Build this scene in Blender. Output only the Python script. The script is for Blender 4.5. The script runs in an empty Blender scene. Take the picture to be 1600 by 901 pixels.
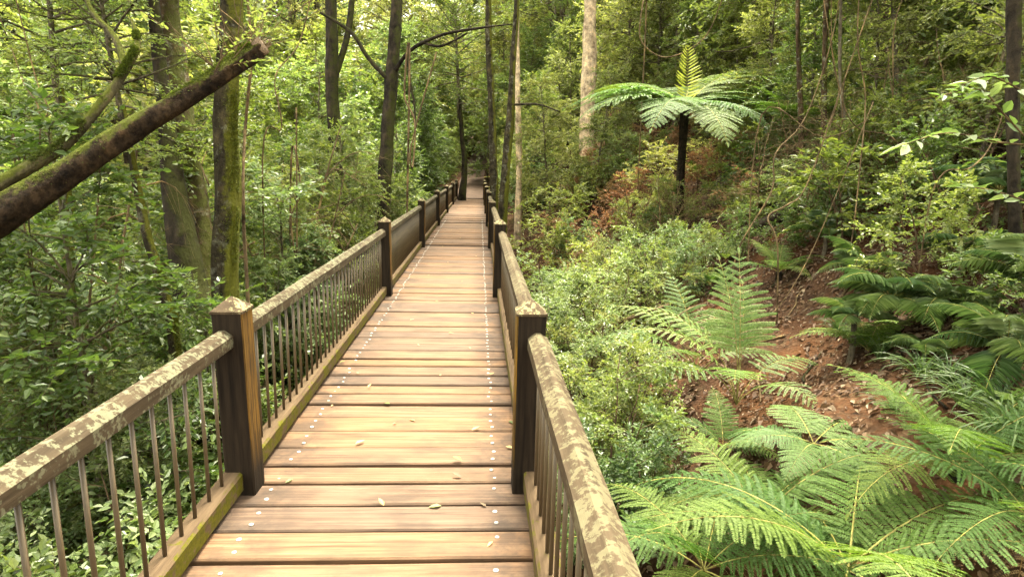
import bpy, math, random
import numpy as np
from mathutils import Matrix, Vector

R = math.radians
rng = np.random.default_rng(7)
random.seed(7)
sc = bpy.context.scene
COL = sc.collection

# ------------------------------------------------------------------ camera, sky, sun, exposure
F_PX = 964.9                      # focal length in pixels of a 1600 px wide picture
CAM = np.array([1.0069, 0.0, 1.6667])
PIT, YAW, ROL = 0.1927, 0.0558, 0.024
_fw = np.array([math.sin(YAW)*math.cos(PIT), math.cos(YAW)*math.cos(PIT), -math.sin(PIT)])
_r = np.array([math.cos(YAW), -math.sin(YAW), 0.0])
_u = np.cross(_r, _fw)
C_R = _r*math.cos(ROL) + _u*math.sin(ROL)
C_U = -_r*math.sin(ROL) + _u*math.cos(ROL)
cd = bpy.data.cameras.new('camera')
cam = bpy.data.objects.new('camera', cd)
COL.objects.link(cam)
cam.matrix_world = Matrix(((C_R[0], C_U[0], -_fw[0], CAM[0]), (C_R[1], C_U[1], -_fw[1], CAM[1]),
                           (C_R[2], C_U[2], -_fw[2], CAM[2]), (0, 0, 0, 1)))
cd.sensor_width = 36.0
cd.lens = F_PX/1600*36
cd.clip_start, cd.clip_end = 0.05, 600
sc.camera = cam

SUN_EL, SUN_AZ = 70.0, 15.0       # degrees; azimuth clockwise from +Y (the bridge runs along +Y)
w = bpy.data.worlds.new('World'); sc.world = w; w.use_nodes = True
nt = w.node_tree
bgn = nt.nodes['Background']
sky = nt.nodes.new('ShaderNodeTexSky'); sky.sky_type = 'NISHITA'; sky.sun_disc = False
sky.sun_elevation = R(SUN_EL); sky.sun_rotation = R(SUN_AZ)
sky.air_density = 1.0; sky.dust_density = 4.0
hs = nt.nodes.new('ShaderNodeHueSaturation'); hs.inputs['Saturation'].default_value = 0.22
tn = nt.nodes.new('ShaderNodeMix'); tn.data_type = 'RGBA'; tn.blend_type = 'MULTIPLY'
tn.inputs[0].default_value = 1.0; tn.inputs[7].default_value = (1.0, 0.95, 0.78, 1)
nt.links.new(sky.outputs[0], hs.inputs['Color']); nt.links.new(hs.outputs[0], tn.inputs[6])
nt.links.new(tn.outputs[2], bgn.inputs[0])
bgn.inputs[1].default_value = 0.15
sl = bpy.data.lights.new('sun', 'SUN'); sl.energy = 1.5; sl.angle = R(15); sl.color = (1.0, 0.93, 0.76)
sun = bpy.data.objects.new('sun', sl); COL.objects.link(sun)
sd = Vector((math.sin(R(SUN_AZ))*math.cos(R(SUN_EL)), math.cos(R(SUN_AZ))*math.cos(R(SUN_EL)), math.sin(R(SUN_EL))))
sun.rotation_euler = sd.to_track_quat('Z', 'Y').to_euler()
sc.view_settings.view_transform = 'Standard'; sc.view_settings.look = 'None'
sc.view_settings.gamma = 1.0; sc.view_settings.use_curve_mapping = False
sc.view_settings.exposure = 3.35
sc.render.engine = 'CYCLES'
cy = sc.cycles
cy.use_denoising = True
cy.max_bounces = 8; cy.diffuse_bounces = 5; cy.glossy_bounces = 2; cy.transmission_bounces = 5
cy.transparent_max_bounces = 4; cy.caustics_reflective = False; cy.caustics_refractive = False
cy.sample_clamp_indirect = 4.0
cy.use_adaptive_sampling = True; cy.adaptive_threshold = 0.02

# ------------------------------------------------------------------ picture <-> world helpers
def ray(px, py):
    d = _fw + C_R*(px-800)/F_PX - C_U*(py-450.5)/F_PX
    return d                                            # depth along the view axis is 1
def at(px, py, depth):
    return CAM + ray(px, py)*depth
def proj(p):
    q = np.asarray(p) - CAM; z = q @ _fw
    return 800+F_PX*(q @ C_R)/z, 450.5-F_PX*(q @ C_U)/z, z

def _h(ix, iy, s):
    n = (ix.astype(np.int64)*374761393 + iy.astype(np.int64)*668265263 + s*974711) & 0x7fffffff
    n = ((n ^ (n >> 13))*1274126177) & 0x7fffffff
    return ((n ^ (n >> 16)) & 0xffff)/65535.0
def vnoise(x, y, s=0):
    x = np.asarray(x, float); y = np.asarray(y, float)
    ix = np.floor(x); iy = np.floor(y); fx = x-ix; fy = y-iy
    fx = fx*fx*(3-2*fx); fy = fy*fy*(3-2*fy)
    a = _h(ix, iy, s); b = _h(ix+1, iy, s); c = _h(ix, iy+1, s); d = _h(ix+1, iy+1, s)
    return (a+(b-a)*fx)*(1-fy) + (c+(d-c)*fx)*fy - 0.5
def fbm(x, y, s=0, o=4):
    v = 0; a = 1.0
    for k in range(o):
        v = v+a*vnoise(np.asarray(x)*2**k+17.3*k, np.asarray(y)*2**k-9.1*k, s+k); a *= 0.5
    return v
def sstep(a, b, x):
    t = np.clip((np.asarray(x, float)-a)/(b-a), 0, 1); return t*t*(3-2*t)

def zg(x, y):
    """height of the ground; the deck is z = 0"""
    x = np.asarray(x, float); y = np.asarray(y, float)
    longi = -2.45*(1-sstep(17, 33.5, y)) + 0.15*np.maximum(y-33.5, 0)*(1-sstep(50, 90, y)*0.5)
    xr = x-1.4
    right = 0.62*0.5*(xr+np.sqrt(xr*xr+0.35)) - 0.30*np.maximum(x-15, 0)
    xl = -x-0.3
    left = -0.24*0.5*(xl+np.sqrt(xl*xl+0.35)) + 0.24*np.maximum(-x-9, 0) + 0.22*np.maximum(-x-24, 0)*sstep(0, 20, y+5)
    corr = np.exp(-((x-0.7)/1.6)**2)*sstep(31, 33, y)     # the path beyond the bridge is level across
    z = longi + (right+left)*(1-corr)
    amp = (1-corr)
    z = z + amp*(0.55*fbm(x*0.22, y*0.22, 3) + 0.16*fbm(x*1.1, y*1.1, 9, 3))
    under = np.exp(-((x-0.6)/1.3)**2)*(1-sstep(29, 33, y))
    return np.where(under > 0.05, np.minimum(z, z*(1-under) + np.minimum(z, -0.75*(1-sstep(29, 33, y)))*under), z)
def zg1(x, y): return float(zg(np.array([x]), np.array([y]))[0])
def hit(px, py, t0=1.5, t1=90):
    d = ray(px, py); t = np.linspace(t0, t1, 1800)
    P = CAM+d*t[:, None]; below = P[:, 2] < zg(P[:, 0], P[:, 1])
    k = int(np.argmax(below)) if below.any() else len(t)-1
    return P[k]

# ------------------------------------------------------------------ materials
def newmat(name):
    m = bpy.data.materials.new(name); m.use_nodes = True
    n = m.node_tree.nodes; l = m.node_tree.links
    return m, n, l, n['Principled BSDF']
def node(n, t, **kw):
    o = n.new(t)
    for k, v in kw.items():
        if k in o.inputs: o.inputs[k].default_value = v
        else: setattr(o, k, v)
    return o
def ramp(n, stops, interp='LINEAR'):
    r = n.new('ShaderNodeValToRGB'); r.color_ramp.interpolation = interp
    e = r.color_ramp.elements
    while len(e) < len(stops): e.new(0.5)
    for k, (p, c) in enumerate(stops):
        e[k].position = p; e[k].color = (*c, 1) if len(c) == 3 else c
    return r
def mixc(n, l, fac, a, b, mode='MIX'):
    m = n.new('ShaderNodeMix'); m.data_type = 'RGBA'; m.blend_type = mode
    for i, v in ((0, fac), (6, a), (7, b)):
        if hasattr(v, 'is_linked'): l.new(v, m.inputs[i])
        elif i == 0: m.inputs[0].default_value = v
        else: m.inputs[i].default_value = (*v, 1)
    return m.outputs[2]
def mth(n, l, op, a, b=None, c=None):
    m = n.new('ShaderNodeMath'); m.operation = op
    for i, v in enumerate((a, b, c)):
        if v is None: continue
        if hasattr(v, 'is_linked'): l.new(v, m.inputs[i])
        else: m.inputs[i].default_value = v
    return m.outputs[0]

def leaf_mat(name, cols, rough=0.38, trans=0.35, tcol=None, spec=0.5):
    """cols: list of colours the single leaves take at random"""
    m, n, l, p = newmat(name)
    g = n.new('ShaderNodeNewGeometry'); oi = n.new('ShaderNodeObjectInfo')
    r = ramp(n, [(i/(len(cols)-1), c) for i, c in enumerate(cols)])
    l.new(g.outputs['Random Per Island'], r.inputs[0])
    k = mth(n, l, 'MULTIPLY_ADD', oi.outputs['Random'], 0.5, 0.75)
    v = n.new('ShaderNodeHueSaturation'); l.new(r.outputs[0], v.inputs['Color']); l.new(k, v.inputs['Value'])
    hh = mth(n, l, 'MULTIPLY_ADD', oi.outputs['Random'], -0.05, 0.525); l.new(hh, v.inputs['Hue'])
    l.new(v.outputs[0], p.inputs['Base Color'])
    p.inputs['Roughness'].default_value = rough
    p.inputs['Specular IOR Level'].default_value = spec
    t = n.new('ShaderNodeBsdfTranslucent')
    tc = mixc(n, l, 1.0, v.outputs[0], tcol or (1.35, 1.45, 0.72), 'MULTIPLY'); l.new(tc, t.inputs[0])
    ms = n.new('ShaderNodeMixShader'); ms.inputs[0].default_value = trans
    l.new(p.outputs[0], ms.inputs[1]); l.new(t.outputs[0], ms.inputs[2])
    l.new(ms.outputs[0], n['Material Output'].inputs[0])
    return m

LEAF = {
 'dark':  leaf_mat('leaf_dark_green', [(0.06,0.095,0.02), (0.095,0.135,0.03), (0.14,0.17,0.045)], 0.34, 0.45),
 'mid':   leaf_mat('leaf_mid_green', [(0.095,0.135,0.032), (0.14,0.18,0.045), (0.195,0.22,0.075)], 0.37, 0.48),
 'light': leaf_mat('leaf_yellow_green', [(0.13,0.155,0.045), (0.185,0.205,0.065), (0.26,0.255,0.11)], 0.42, 0.5),
 'blue':  leaf_mat('leaf_blue_green', [(0.10,0.155,0.052), (0.145,0.20,0.075), (0.21,0.255,0.12)], 0.36, 0.42),
 'dry':   leaf_mat('leaf_dry_brown', [(0.16,0.085,0.035), (0.24,0.13,0.055), (0.30,0.18,0.085)], 0.7, 0.3, (1.2,1.0,0.7)),
}
FERN = leaf_mat('fern_green', [(0.055,0.097,0.016), (0.078,0.128,0.024), (0.105,0.165,0.036)], 0.6, 0.42, (1.3,1.45,0.6), 0.22)
FERN_PALE = leaf_mat('fern_pale', [(0.095,0.15,0.040), (0.12,0.18,0.053), (0.15,0.215,0.066)], 0.55, 0.4, (1.2,1.4,0.65), 0.3)
FERN_YOUNG = leaf_mat('fern_young', [(0.22,0.26,0.05), (0.27,0.31,0.07)], 0.5, 0.4, (1.2,1.3,0.6))
PALM = leaf_mat('palm_green', [(0.045,0.082,0.022), (0.07,0.115,0.033), (0.11,0.155,0.058)], 0.4, 0.3)

def bark_mat(name, dark, light, moss=0.0, mosscol=(0.10,0.12,0.012), lichen=0.0, scale=6.0, moss_dir=(0.6,-0.3,0.7), patch=(0.34,0.34,0.25), stretch=0.22):
    m, n, l, p = newmat(name)
    tc = n.new('ShaderNodeTexCoord')
    mp = node(n, 'ShaderNodeMapping'); mp.inputs['Scale'].default_value = (1, 1, stretch); l.new(tc.outputs['Object'], mp.inputs[0])
    no = node(n, 'ShaderNodeTexNoise', Scale=scale*2.2, Detail=6.0, Roughness=0.65); l.new(mp.outputs[0], no.inputs['Vector'])
    r = ramp(n, [(0.3, dark), (0.68, light)]); l.new(no.outputs[0], r.inputs[0])
    n2 = node(n, 'ShaderNodeTexNoise', Scale=scale*0.55, Detail=8.0, Roughness=0.75); l.new(tc.outputs['Object'], n2.inputs['Vector'])
    r2 = ramp(n, [(0.36, (0.25,0.23,0.2)), (0.47, (0.8,0.8,0.8)), (0.55, (1.1,1.1,1.05)), (0.66, (1.9,1.8,1.5))]); l.new(n2.outputs[0], r2.inputs[0])
    col = mixc(n, l, 1.0, r.outputs[0], r2.outputs[0], 'MULTIPLY')
    if lichen:
        nl = node(n, 'ShaderNodeTexNoise', Scale=7.0, Detail=7.0, Roughness=0.7); l.new(tc.outputs['Object'], nl.inputs['Vector'])
        rl = ramp(n, [(0.55, (0,0,0)), (0.66, (1,1,1))]); l.new(nl.outputs[0], rl.inputs[0])
        col = mixc(n, l, mth(n, l, 'MULTIPLY', rl.outputs[0], lichen), col, patch)
    if moss:
        g = n.new('ShaderNodeNewGeometry')
        d = n.new('ShaderNodeVectorMath'); d.operation = 'DOT_PRODUCT'; l.new(g.outputs['Normal'], d.inputs[0]); d.inputs[1].default_value = moss_dir
        nm = node(n, 'ShaderNodeTexNoise', Scale=6.0, Detail=8.0, Roughness=0.75); l.new(tc.outputs['Object'], nm.inputs['Vector'])
        s = mth(n, l, 'MULTIPLY_ADD', d.outputs['Value'], 0.32, nm.outputs[0])
        rm = ramp(n, [(0.66-0.3*moss, (0,0,0)), (0.80-0.3*moss, (1,1,1))]); l.new(s, rm.inputs[0])
        nf = node(n, 'ShaderNodeTexNoise', Scale=60.0, Detail=2.0); l.new(tc.outputs['Object'], nf.inputs['Vector'])
        mc = mixc(n, l, nf.outputs[0], tuple(c*0.6 for c in mosscol), tuple(c*1.5 for c in mosscol))
        col = mixc(n, l, mth(n, l, 'MULTIPLY', rm.outputs[0], 0.92), col, mc)
    l.new(col, p.inputs['Base Color']); p.inputs['Roughness'].default_value = 0.9; p.inputs['Specular IOR Level'].default_value = 0.12
    b = n.new('ShaderNodeBump'); b.inputs['Strength'].default_value = 1.0; b.inputs['Distance'].default_value = 0.06
    l.new(mth(n, l, 'ADD', no.outputs[0], n2.outputs[0]), b.inputs['Height']); l.new(b.outputs[0], p.inputs['Normal'])
    return m
BARK_DARK = bark_mat('bark_dark', (0.010,0.008,0.006), (0.045,0.034,0.022), 0.15, (0.035,0.038,0.008), scale=5)
BARK_BROWN = bark_mat('bark_brown', (0.025,0.016,0.009), (0.10,0.065,0.036), 0.12, (0.06,0.065,0.012), lichen=0.6)
BARK_MOSSY = bark_mat('bark_mossy', (0.016,0.013,0.008), (0.06,0.048,0.026), 0.30, (0.085,0.088,0.008), 0.35, 9, moss_dir=(1.0,-0.05,0.05))
BARK_LIMB = bark_mat('bark_limb', (0.010,0.007,0.004), (0.06,0.038,0.021), 0.16, (0.075,0.09,0.008), 0.4, 11, moss_dir=(-0.45,-0.1,0.85), patch=(0.14,0.09,0.05), stretch=0.7)
BARK_PALE = bark_mat('bark_pale', (0.40,0.28,0.17), (0.70,0.55,0.38), 0.0)
BARK_GREY = bark_mat('bark_grey', (0.06,0.05,0.035), (0.19,0.155,0.105), 0.1, (0.06,0.065,0.012), lichen=0.5)
TWIG = bark_mat('twig_brown', (0.05,0.035,0.02), (0.15,0.10,0.06))
VINE = bark_mat('vine_brown', (0.06,0.04,0.022), (0.24,0.17,0.09))
STALK = bark_mat('fern_stalk', (0.10,0.055,0.02), (0.24,0.14,0.05))
RACHIS = bark_mat('fern_rachis', (0.24,0.22,0.06), (0.36,0.33,0.11))
FERN_TRUNK = bark_mat('fern_trunk', (0.006,0.005,0.004), (0.035,0.024,0.016), scale=14)

def soil_mat():
    m, n, l, p = newmat('forest_soil')
    tc = n.new('ShaderNodeTexCoord')
    a = node(n, 'ShaderNodeTexNoise', Scale=0.8, Detail=8.0, Roughness=0.62); l.new(tc.outputs['Object'], a.inputs['Vector'])
    r = ramp(n, [(0.30, (0.018,0.011,0.007)), (0.46, (0.036,0.017,0.008)), (0.60, (0.060,0.026,0.010)), (0.75, (0.090,0.042,0.017))]); l.new(a.outputs[0], r.inputs[0])
    v = node(n, 'ShaderNodeTexVoronoi', Scale=22.0); l.new(tc.outputs['Object'], v.inputs['Vector'])
    rv = ramp(n, [(0.0, (0.13,0.082,0.045)), (0.5, (0.030,0.018,0.010)), (1.0, (0.085,0.036,0.015))]); l.new(v.outputs['Color'], rv.inputs[0])
    nb = node(n, 'ShaderNodeTexNoise', Scale=1.7, Detail=3.0); l.new(tc.outputs['Object'], nb.inputs['Vector'])
    rb = ramp(n, [(0.45, (0,0,0)), (0.62, (1,1,1))]); l.new(nb.outputs[0], rb.inputs[0])
    col = mixc(n, l, mth(n, l, 'MULTIPLY', rb.outputs[0], 0.75), r.outputs[0], rv.outputs[0])
    nm = node(n, 'ShaderNodeTexNoise', Scale=0.45, Detail=6.0, Roughness=0.7); l.new(tc.outputs['Object'], nm.inputs['Vector'])
    rm = ramp(n, [(0.58, (0,0,0)), (0.70, (1,1,1))]); l.new(nm.outputs[0], rm.inputs[0])
    col = mixc(n, l, mth(n, l, 'MULTIPLY', rm.outputs[0], 0.6), col, (0.045,0.05,0.015))
    l.new(col, p.inputs['Base Color']); p.inputs['Roughness'].default_value = 0.95; p.inputs['Specular IOR Level'].default_value = 0.1
    b = n.new('ShaderNodeBump'); b.inputs['Strength'].default_value = 0.9; b.inputs['Distance'].default_value = 0.06
    s = mth(n, l, 'ADD', a.outputs[0], mth(n, l, 'MULTIPLY', v.outputs['Distance'], 0.3))
    l.new(s, b.inputs['Height']); l.new(b.outputs[0], p.inputs['Normal'])
    return m
SOIL = soil_mat()

def deck_mat():
    m, n, l, p = newmat('deck_timber')
    tc = n.new('ShaderNodeTexCoord'); g = n.new('ShaderNodeNewGeometry')
    rnd = g.outputs['Random Per Island']
    off = n.new('ShaderNodeCombineXYZ'); l.new(mth(n, l, 'MULTIPLY', rnd, 37.0), off.inputs[0]); l.new(mth(n, l, 'MULTIPLY', rnd, 91.0), off.inputs[2])
    ad = n.new('ShaderNodeVectorMath'); ad.operation = 'ADD'; l.new(tc.outputs['Object'], ad.inputs[0]); l.new(off.outputs[0], ad.inputs[1])
    mp = n.new('ShaderNodeMapping'); mp.inputs['Scale'].default_value = (0.7, 22.0, 22.0); l.new(ad.outputs[0], mp.inputs[0])
    gr = node(n, 'ShaderNodeTexNoise', Scale=2.6, Detail=7.0, Roughness=0.6, Distortion=0.5); l.new(mp.outputs[0], gr.inputs['Vector'])
    r = ramp(n, [(0.28, (0.046,0.025,0.013)), (0.46, (0.106,0.061,0.033)), (0.70, (0.160,0.100,0.058))]); l.new(gr.outputs[0], r.inputs[0])
    mp2 = n.new('ShaderNodeMapping'); mp2.inputs['Scale'].default_value = (1.6, 3.5, 3.5); l.new(ad.outputs[0], mp2.inputs[0])
    st = node(n, 'ShaderNodeTexNoise', Scale=1.8, Detail=5.0, Roughness=0.6); l.new(mp2.outputs[0], st.inputs['Vector'])
    rs = ramp(n, [(0.46, (0,0,0)), (0.68, (1,1,1))]); l.new(st.outputs[0], rs.inputs[0])
    col = mixc(n, l, mth(n, l, 'MULTIPLY', rs.outputs[0], 0.72), r.outputs[0], (0.055,0.036,0.023))
    # grime that gathers along the two bolt lines and board ends
    sx = n.new('ShaderNodeSeparateXYZ'); l.new(tc.outputs['Object'], sx.inputs[0])
    e = mth(n, l, 'ABSOLUTE', mth(n, l, 'SUBTRACT', sx.outputs[0], 0.544))
    re = ramp(n, [(0.34, (0,0,0)), (0.58, (1,1,1))]); l.new(e, re.inputs[0])
    nf = node(n, 'ShaderNodeTexNoise', Scale=6.0, Detail=6.0, Roughness=0.65); l.new(ad.outputs[0], nf.inputs['Vector'])
    rf = ramp(n, [(0.40, (0,0,0)), (0.58, (1,1,1))]); l.new(nf.outputs[0], rf.inputs[0])
    col = mixc(n, l, mth(n, l, 'MULTIPLY', mth(n, l, 'MULTIPLY', re.outputs[0], rf.outputs[0]), 0.75), col, (0.04,0.027,0.018))
    hv = n.new('ShaderNodeHueSaturation'); l.new(col, hv.inputs['Color']); l.new(mth(n, l, 'MULTIPLY_ADD', rnd, 0.5, 0.76), hv.inputs['Value'])
    l.new(mth(n, l, 'MULTIPLY_ADD', rnd, 0.25, 0.85), hv.inputs['Saturation'])
    l.new(hv.outputs[0], p.inputs['Base Color'])
    p.inputs['Roughness'].default_value = 0.75; p.inputs['Specular IOR Level'].default_value = 0.18
    b = n.new('ShaderNodeBump'); b.inputs['Strength'].default_value = 0.5; b.inputs['Distance'].default_value = 0.006
    l.new(gr.outputs[0], b.inputs['Height']); l.new(b.outputs[0], p.inputs['Normal'])
    return m
DECK = deck_mat()

def timber_mat(name, dark, light, lichen=0.0, lichcol=(0.52,0.50,0.27), up_only=True, side_tint=None, moss=0.0, grain=(9, 0.5, 9)):
    m, n, l, p = newmat(name)
    tc = n.new('ShaderNodeTexCoord'); g = n.new('ShaderNodeNewGeometry'); oi = n.new('ShaderNodeObjectInfo')
    off = n.new('ShaderNodeCombineXYZ'); l.new(mth(n, l, 'MULTIPLY', oi.outputs['Random'], 23.0), off.inputs[0]); l.new(mth(n, l, 'MULTIPLY', oi.outputs['Random'], 51.0), off.inputs[1])
    ad = n.new('ShaderNodeVectorMath'); ad.operation = 'ADD'; l.new(tc.outputs['Object'], ad.inputs[0]); l.new(off.outputs[0], ad.inputs[1])
    mp = n.new('ShaderNodeMapping'); mp.inputs['Scale'].default_value = grain; l.new(ad.outputs[0], mp.inputs[0])
    gr = node(n, 'ShaderNodeTexNoise', Scale=4.0, Detail=7.0, Roughness=0.65); l.new(mp.outputs[0], gr.inputs['Vector'])
    r = ramp(n, [(0.3, dark), (0.7, light)]); l.new(gr.outputs[0], r.inputs[0])
    col = r.outputs[0]
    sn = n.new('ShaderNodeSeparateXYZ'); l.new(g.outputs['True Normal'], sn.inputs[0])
    if side_tint:  # tints the face turned to the deck, mottled by noise, fading towards the foot
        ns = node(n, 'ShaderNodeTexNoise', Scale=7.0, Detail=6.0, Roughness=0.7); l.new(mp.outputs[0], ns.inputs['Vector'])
        f = mth(n, l, 'MULTIPLY', sn.outputs[0], side_tint[1])
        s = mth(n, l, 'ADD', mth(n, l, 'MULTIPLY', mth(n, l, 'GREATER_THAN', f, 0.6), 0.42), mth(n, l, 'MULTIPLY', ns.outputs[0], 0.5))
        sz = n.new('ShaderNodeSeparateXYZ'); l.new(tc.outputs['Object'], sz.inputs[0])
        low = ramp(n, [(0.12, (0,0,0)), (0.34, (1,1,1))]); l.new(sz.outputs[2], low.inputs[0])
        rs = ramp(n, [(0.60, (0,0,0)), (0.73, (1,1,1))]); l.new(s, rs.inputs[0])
        col = mixc(n, l, mth(n, l, 'MULTIPLY', rs.outputs[0], mth(n, l, 'MULTIPLY', low.outputs[0], 0.9)), col, side_tint[0])
    if lichen:
        nl = node(n, 'ShaderNodeTexNoise', Scale=55.0, Detail=6.0, Roughness=0.65); l.new(ad.outputs[0], nl.inputs['Vector'])
        n2 = node(n, 'ShaderNodeTexNoise', Scale=24.0, Detail=4.0, Roughness=0.6); l.new(ad.outputs[0], n2.inputs['Vector'])
        n3 = node(n, 'ShaderNodeTexNoise', Scale=4.0, Detail=3.0); l.new(ad.outputs[0], n3.inputs['Vector'])
        s = mth(n, l, 'MULTIPLY_ADD', n2.outputs[0], 0.72, mth(n, l, 'MULTIPLY', nl.outputs[0], 0.73))
        s = mth(n, l, 'MULTIPLY_ADD', n3.outputs[0], 0.35, s)
        s = mth(n, l, 'MULTIPLY_ADD', sn.outputs[2], 0.06, s)
        rl = ramp(n, [(0.99-0.12*lichen, (0,0,0)), (1.10-0.12*lichen, (0.55,0.55,0.55)), (1.22-0.12*lichen, (1,1,1))]); l.new(s, rl.inputs[0])
        nv = node(n, 'ShaderNodeTexNoise', Scale=40.0, Detail=3.0); l.new(ad.outputs[0], nv.inputs['Vector'])
        lc = mixc(n, l, nv.outputs[0], tuple(c*0.7 for c in lichcol), tuple(min(0.8, c*1.3) for c in lichcol))
        col = mixc(n, l, mth(n, l, 'MULTIPLY', rl.outputs[0], 0.8), col, lc)
    if moss:
        nm = node(n, 'ShaderNodeTexNoise', Scale=9.0, Detail=7.0, Roughness=0.75); l.new(ad.outputs[0], nm.inputs['Vector'])
        ms_ = mth(n, l, 'MULTIPLY_ADD', mth(n, l, 'ABSOLUTE', sn.outputs[0]), 0.16, nm.outputs[0])
        rm = ramp(n, [(0.70-0.14*moss, (0,0,0)), (0.76-0.14*moss, (1,1,1))]); l.new(ms_, rm.inputs[0])
        nf = node(n, 'ShaderNodeTexNoise', Scale=70.0, Detail=2.0); l.new(tc.outputs['Object'], nf.inputs['Vector'])
        mc = mixc(n, l, nf.outputs[0], (0.03,0.030,0.004), (0.115,0.105,0.008))
        col = mixc(n, l, rm.outputs[0], col, mc)
    l.new(col, p.inputs['Base Color']); p.inputs['Roughness'].default_value = 0.85; p.inputs['Specular IOR Level'].default_value = 0.1
    b = n.new('ShaderNodeBump'); b.inputs['Strength'].default_value = 0.5; b.inputs['Distance'].default_value = 0.006
    l.new(gr.outputs[0], b.inputs['Height']); l.new(b.outputs[0], p.inputs['Normal'])
    return m
POST_L = timber_mat('post_timber_left', (0.006,0.0044,0.003), (0.030,0.021,0.013), side_tint=((0.16,0.085,0.016), 1.0), grain=(9, 9, 0.5))
POST_R = timber_mat('post_timber_right', (0.006,0.0044,0.003), (0.030,0.021,0.013), side_tint=((0.20,0.11,0.014), -1.0), grain=(9, 9, 0.5))
CAP = timber_mat('post_cap_timber', (0.03,0.021,0.012), (0.085,0.06,0.035), lichen=0.35, lichcol=(0.22,0.20,0.10), grain=(5, 5, 5))
RAIL_L = timber_mat('handrail_timber_sparse', (0.022,0.016,0.009), (0.062,0.045,0.026), lichen=0.47, lichcol=(0.115,0.112,0.068))
RAIL = timber_mat('handrail_timber', (0.026,0.018,0.010), (0.068,0.049,0.028), lichen=0.55, lichcol=(0.105,0.093,0.052))
KICK = timber_mat('bottom_rail_timber', (0.045,0.029,0.016), (0.11,0.075,0.042), moss=0.55)
BEAM = timber_mat('bearer_timber', (0.03,0.02,0.012), (0.09,0.06,0.035))
def simple(name, c, rough, metal=0.0, var=0.0):
    m, n, l, p = newmat(name)
    no = node(n, 'ShaderNodeTexNoise', Scale=30.0, Detail=4.0)
    r = ramp(n, [(0.3, tuple(x*(1-var) for x in c)), (0.7, tuple(min(1, x*(1+var)) for x in c))]); l.new(no.outputs[0], r.inputs[0])
    l.new(r.outputs[0], p.inputs['Base Color']); p.inputs['Roughness'].default_value = rough; p.inputs['Metallic'].default_value = metal
    return m
ROD = simple('baluster_bronze', (0.07,0.05,0.025), 0.5, 0.0, 0.35)
BOLT = simple('bolt_zinc', (0.30,0.29,0.26), 0.55, 0.1, 0.6)
CUT = simple('broken_wood', (0.17,0.115,0.07), 0.85, 0.0, 0.7)
PALELEAF = leaf_mat('pale_leaf', [(0.55,0.56,0.42), (0.62,0.62,0.5)], 0.5, 0.2)

# ------------------------------------------------------------------ mesh helpers
def mesh_np(name, V, F, mat, smooth=False, extra=None):
    """V (n,3), F (m,4) quads"""
    V = np.asarray(V, np.float32); F = np.asarray(F, np.int32)
    me = bpy.data.meshes.new(name)
    me.vertices.add(len(V)); me.vertices.foreach_set('co', V.ravel())
    me.loops.add(F.size); me.loops.foreach_set('vertex_index', F.ravel())
    me.polygons.add(len(F)); me.polygons.foreach_set('loop_start', np.arange(0, F.size, 4, dtype=np.int32))
    mats = mat if isinstance(mat, (list, tuple)) else [mat]
    for m in mats: me.materials.append(m)
    if extra is not None: me.polygons.foreach_set('material_index', np.asarray(extra, np.int32))
    me.update(calc_edges=True); me.validate()
    me.polygons.foreach_set('use_smooth', np.full(len(me.polygons), smooth))
    return me
class MB:
    """collects quads"""
    def __init__(s): s.V, s.F, s.n = [], [], 0
    def add(s, V, F):
        V = np.asarray(V, float); F = np.asarray(F, int)
        if len(F): s.V.append(V); s.F.append(F+s.n); s.n += len(V)
        return s
    def mesh(s, name, mat, smooth=False): return mesh_np(name, np.concatenate(s.V), np.concatenate(s.F), mat, smooth)
    def arrays(s): return np.concatenate(s.V), np.concatenate(s.F)
def link(name, me, parent=None, loc=None):
    o = bpy.data.objects.new(name, me); COL.objects.link(o)
    if parent is not None: o.parent = parent
    if loc is not None: o.location = [float(v) for v in loc]
    return o
def tag(o, label=None, cat=None, group=None, kind=None):
    for k, v in (('label', label), ('category', cat), ('group', group), ('kind', kind)):
        if v: o[k] = v
    return o
def empty(name, loc, label, cat, group=None):
    o = link(name, None, None, loc); o.empty_display_size = 0.2
    return tag(o, label, cat, group)
def copy_tree(o, parent=None):
    c = o.copy(); COL.objects.link(c)
    if parent is not None: c.parent = parent
    for ch in list(o.children): copy_tree(ch, c)
    return c

def box(x0, x1, y0, y1, z0, z1, bev=0.0):
    """box with a bevelled upper rim"""
    b = bev
    V = [(x0,y0,z0),(x1,y0,z0),(x1,y1,z0),(x0,y1,z0),
         (x0,y0,z1-b),(x1,y0,z1-b),(x1,y1,z1-b),(x0,y1,z1-b)]
    F = [(3,2,1,0),(0,1,5,4),(1,2,6,5),(2,3,7,6),(3,0,4,7)]
    if b:
        V += [(x0+b,y0+b,z1),(x1-b,y0+b,z1),(x1-b,y1-b,z1),(x0+b,y1-b,z1)]
        F += [(4,5,9,8),(5,6,10,9),(6,7,11,10),(7,4,8,11),(8,9,10,11)]
    else: F += [(4,5,6,7)]
    return np.array(V), np.array(F)

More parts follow.
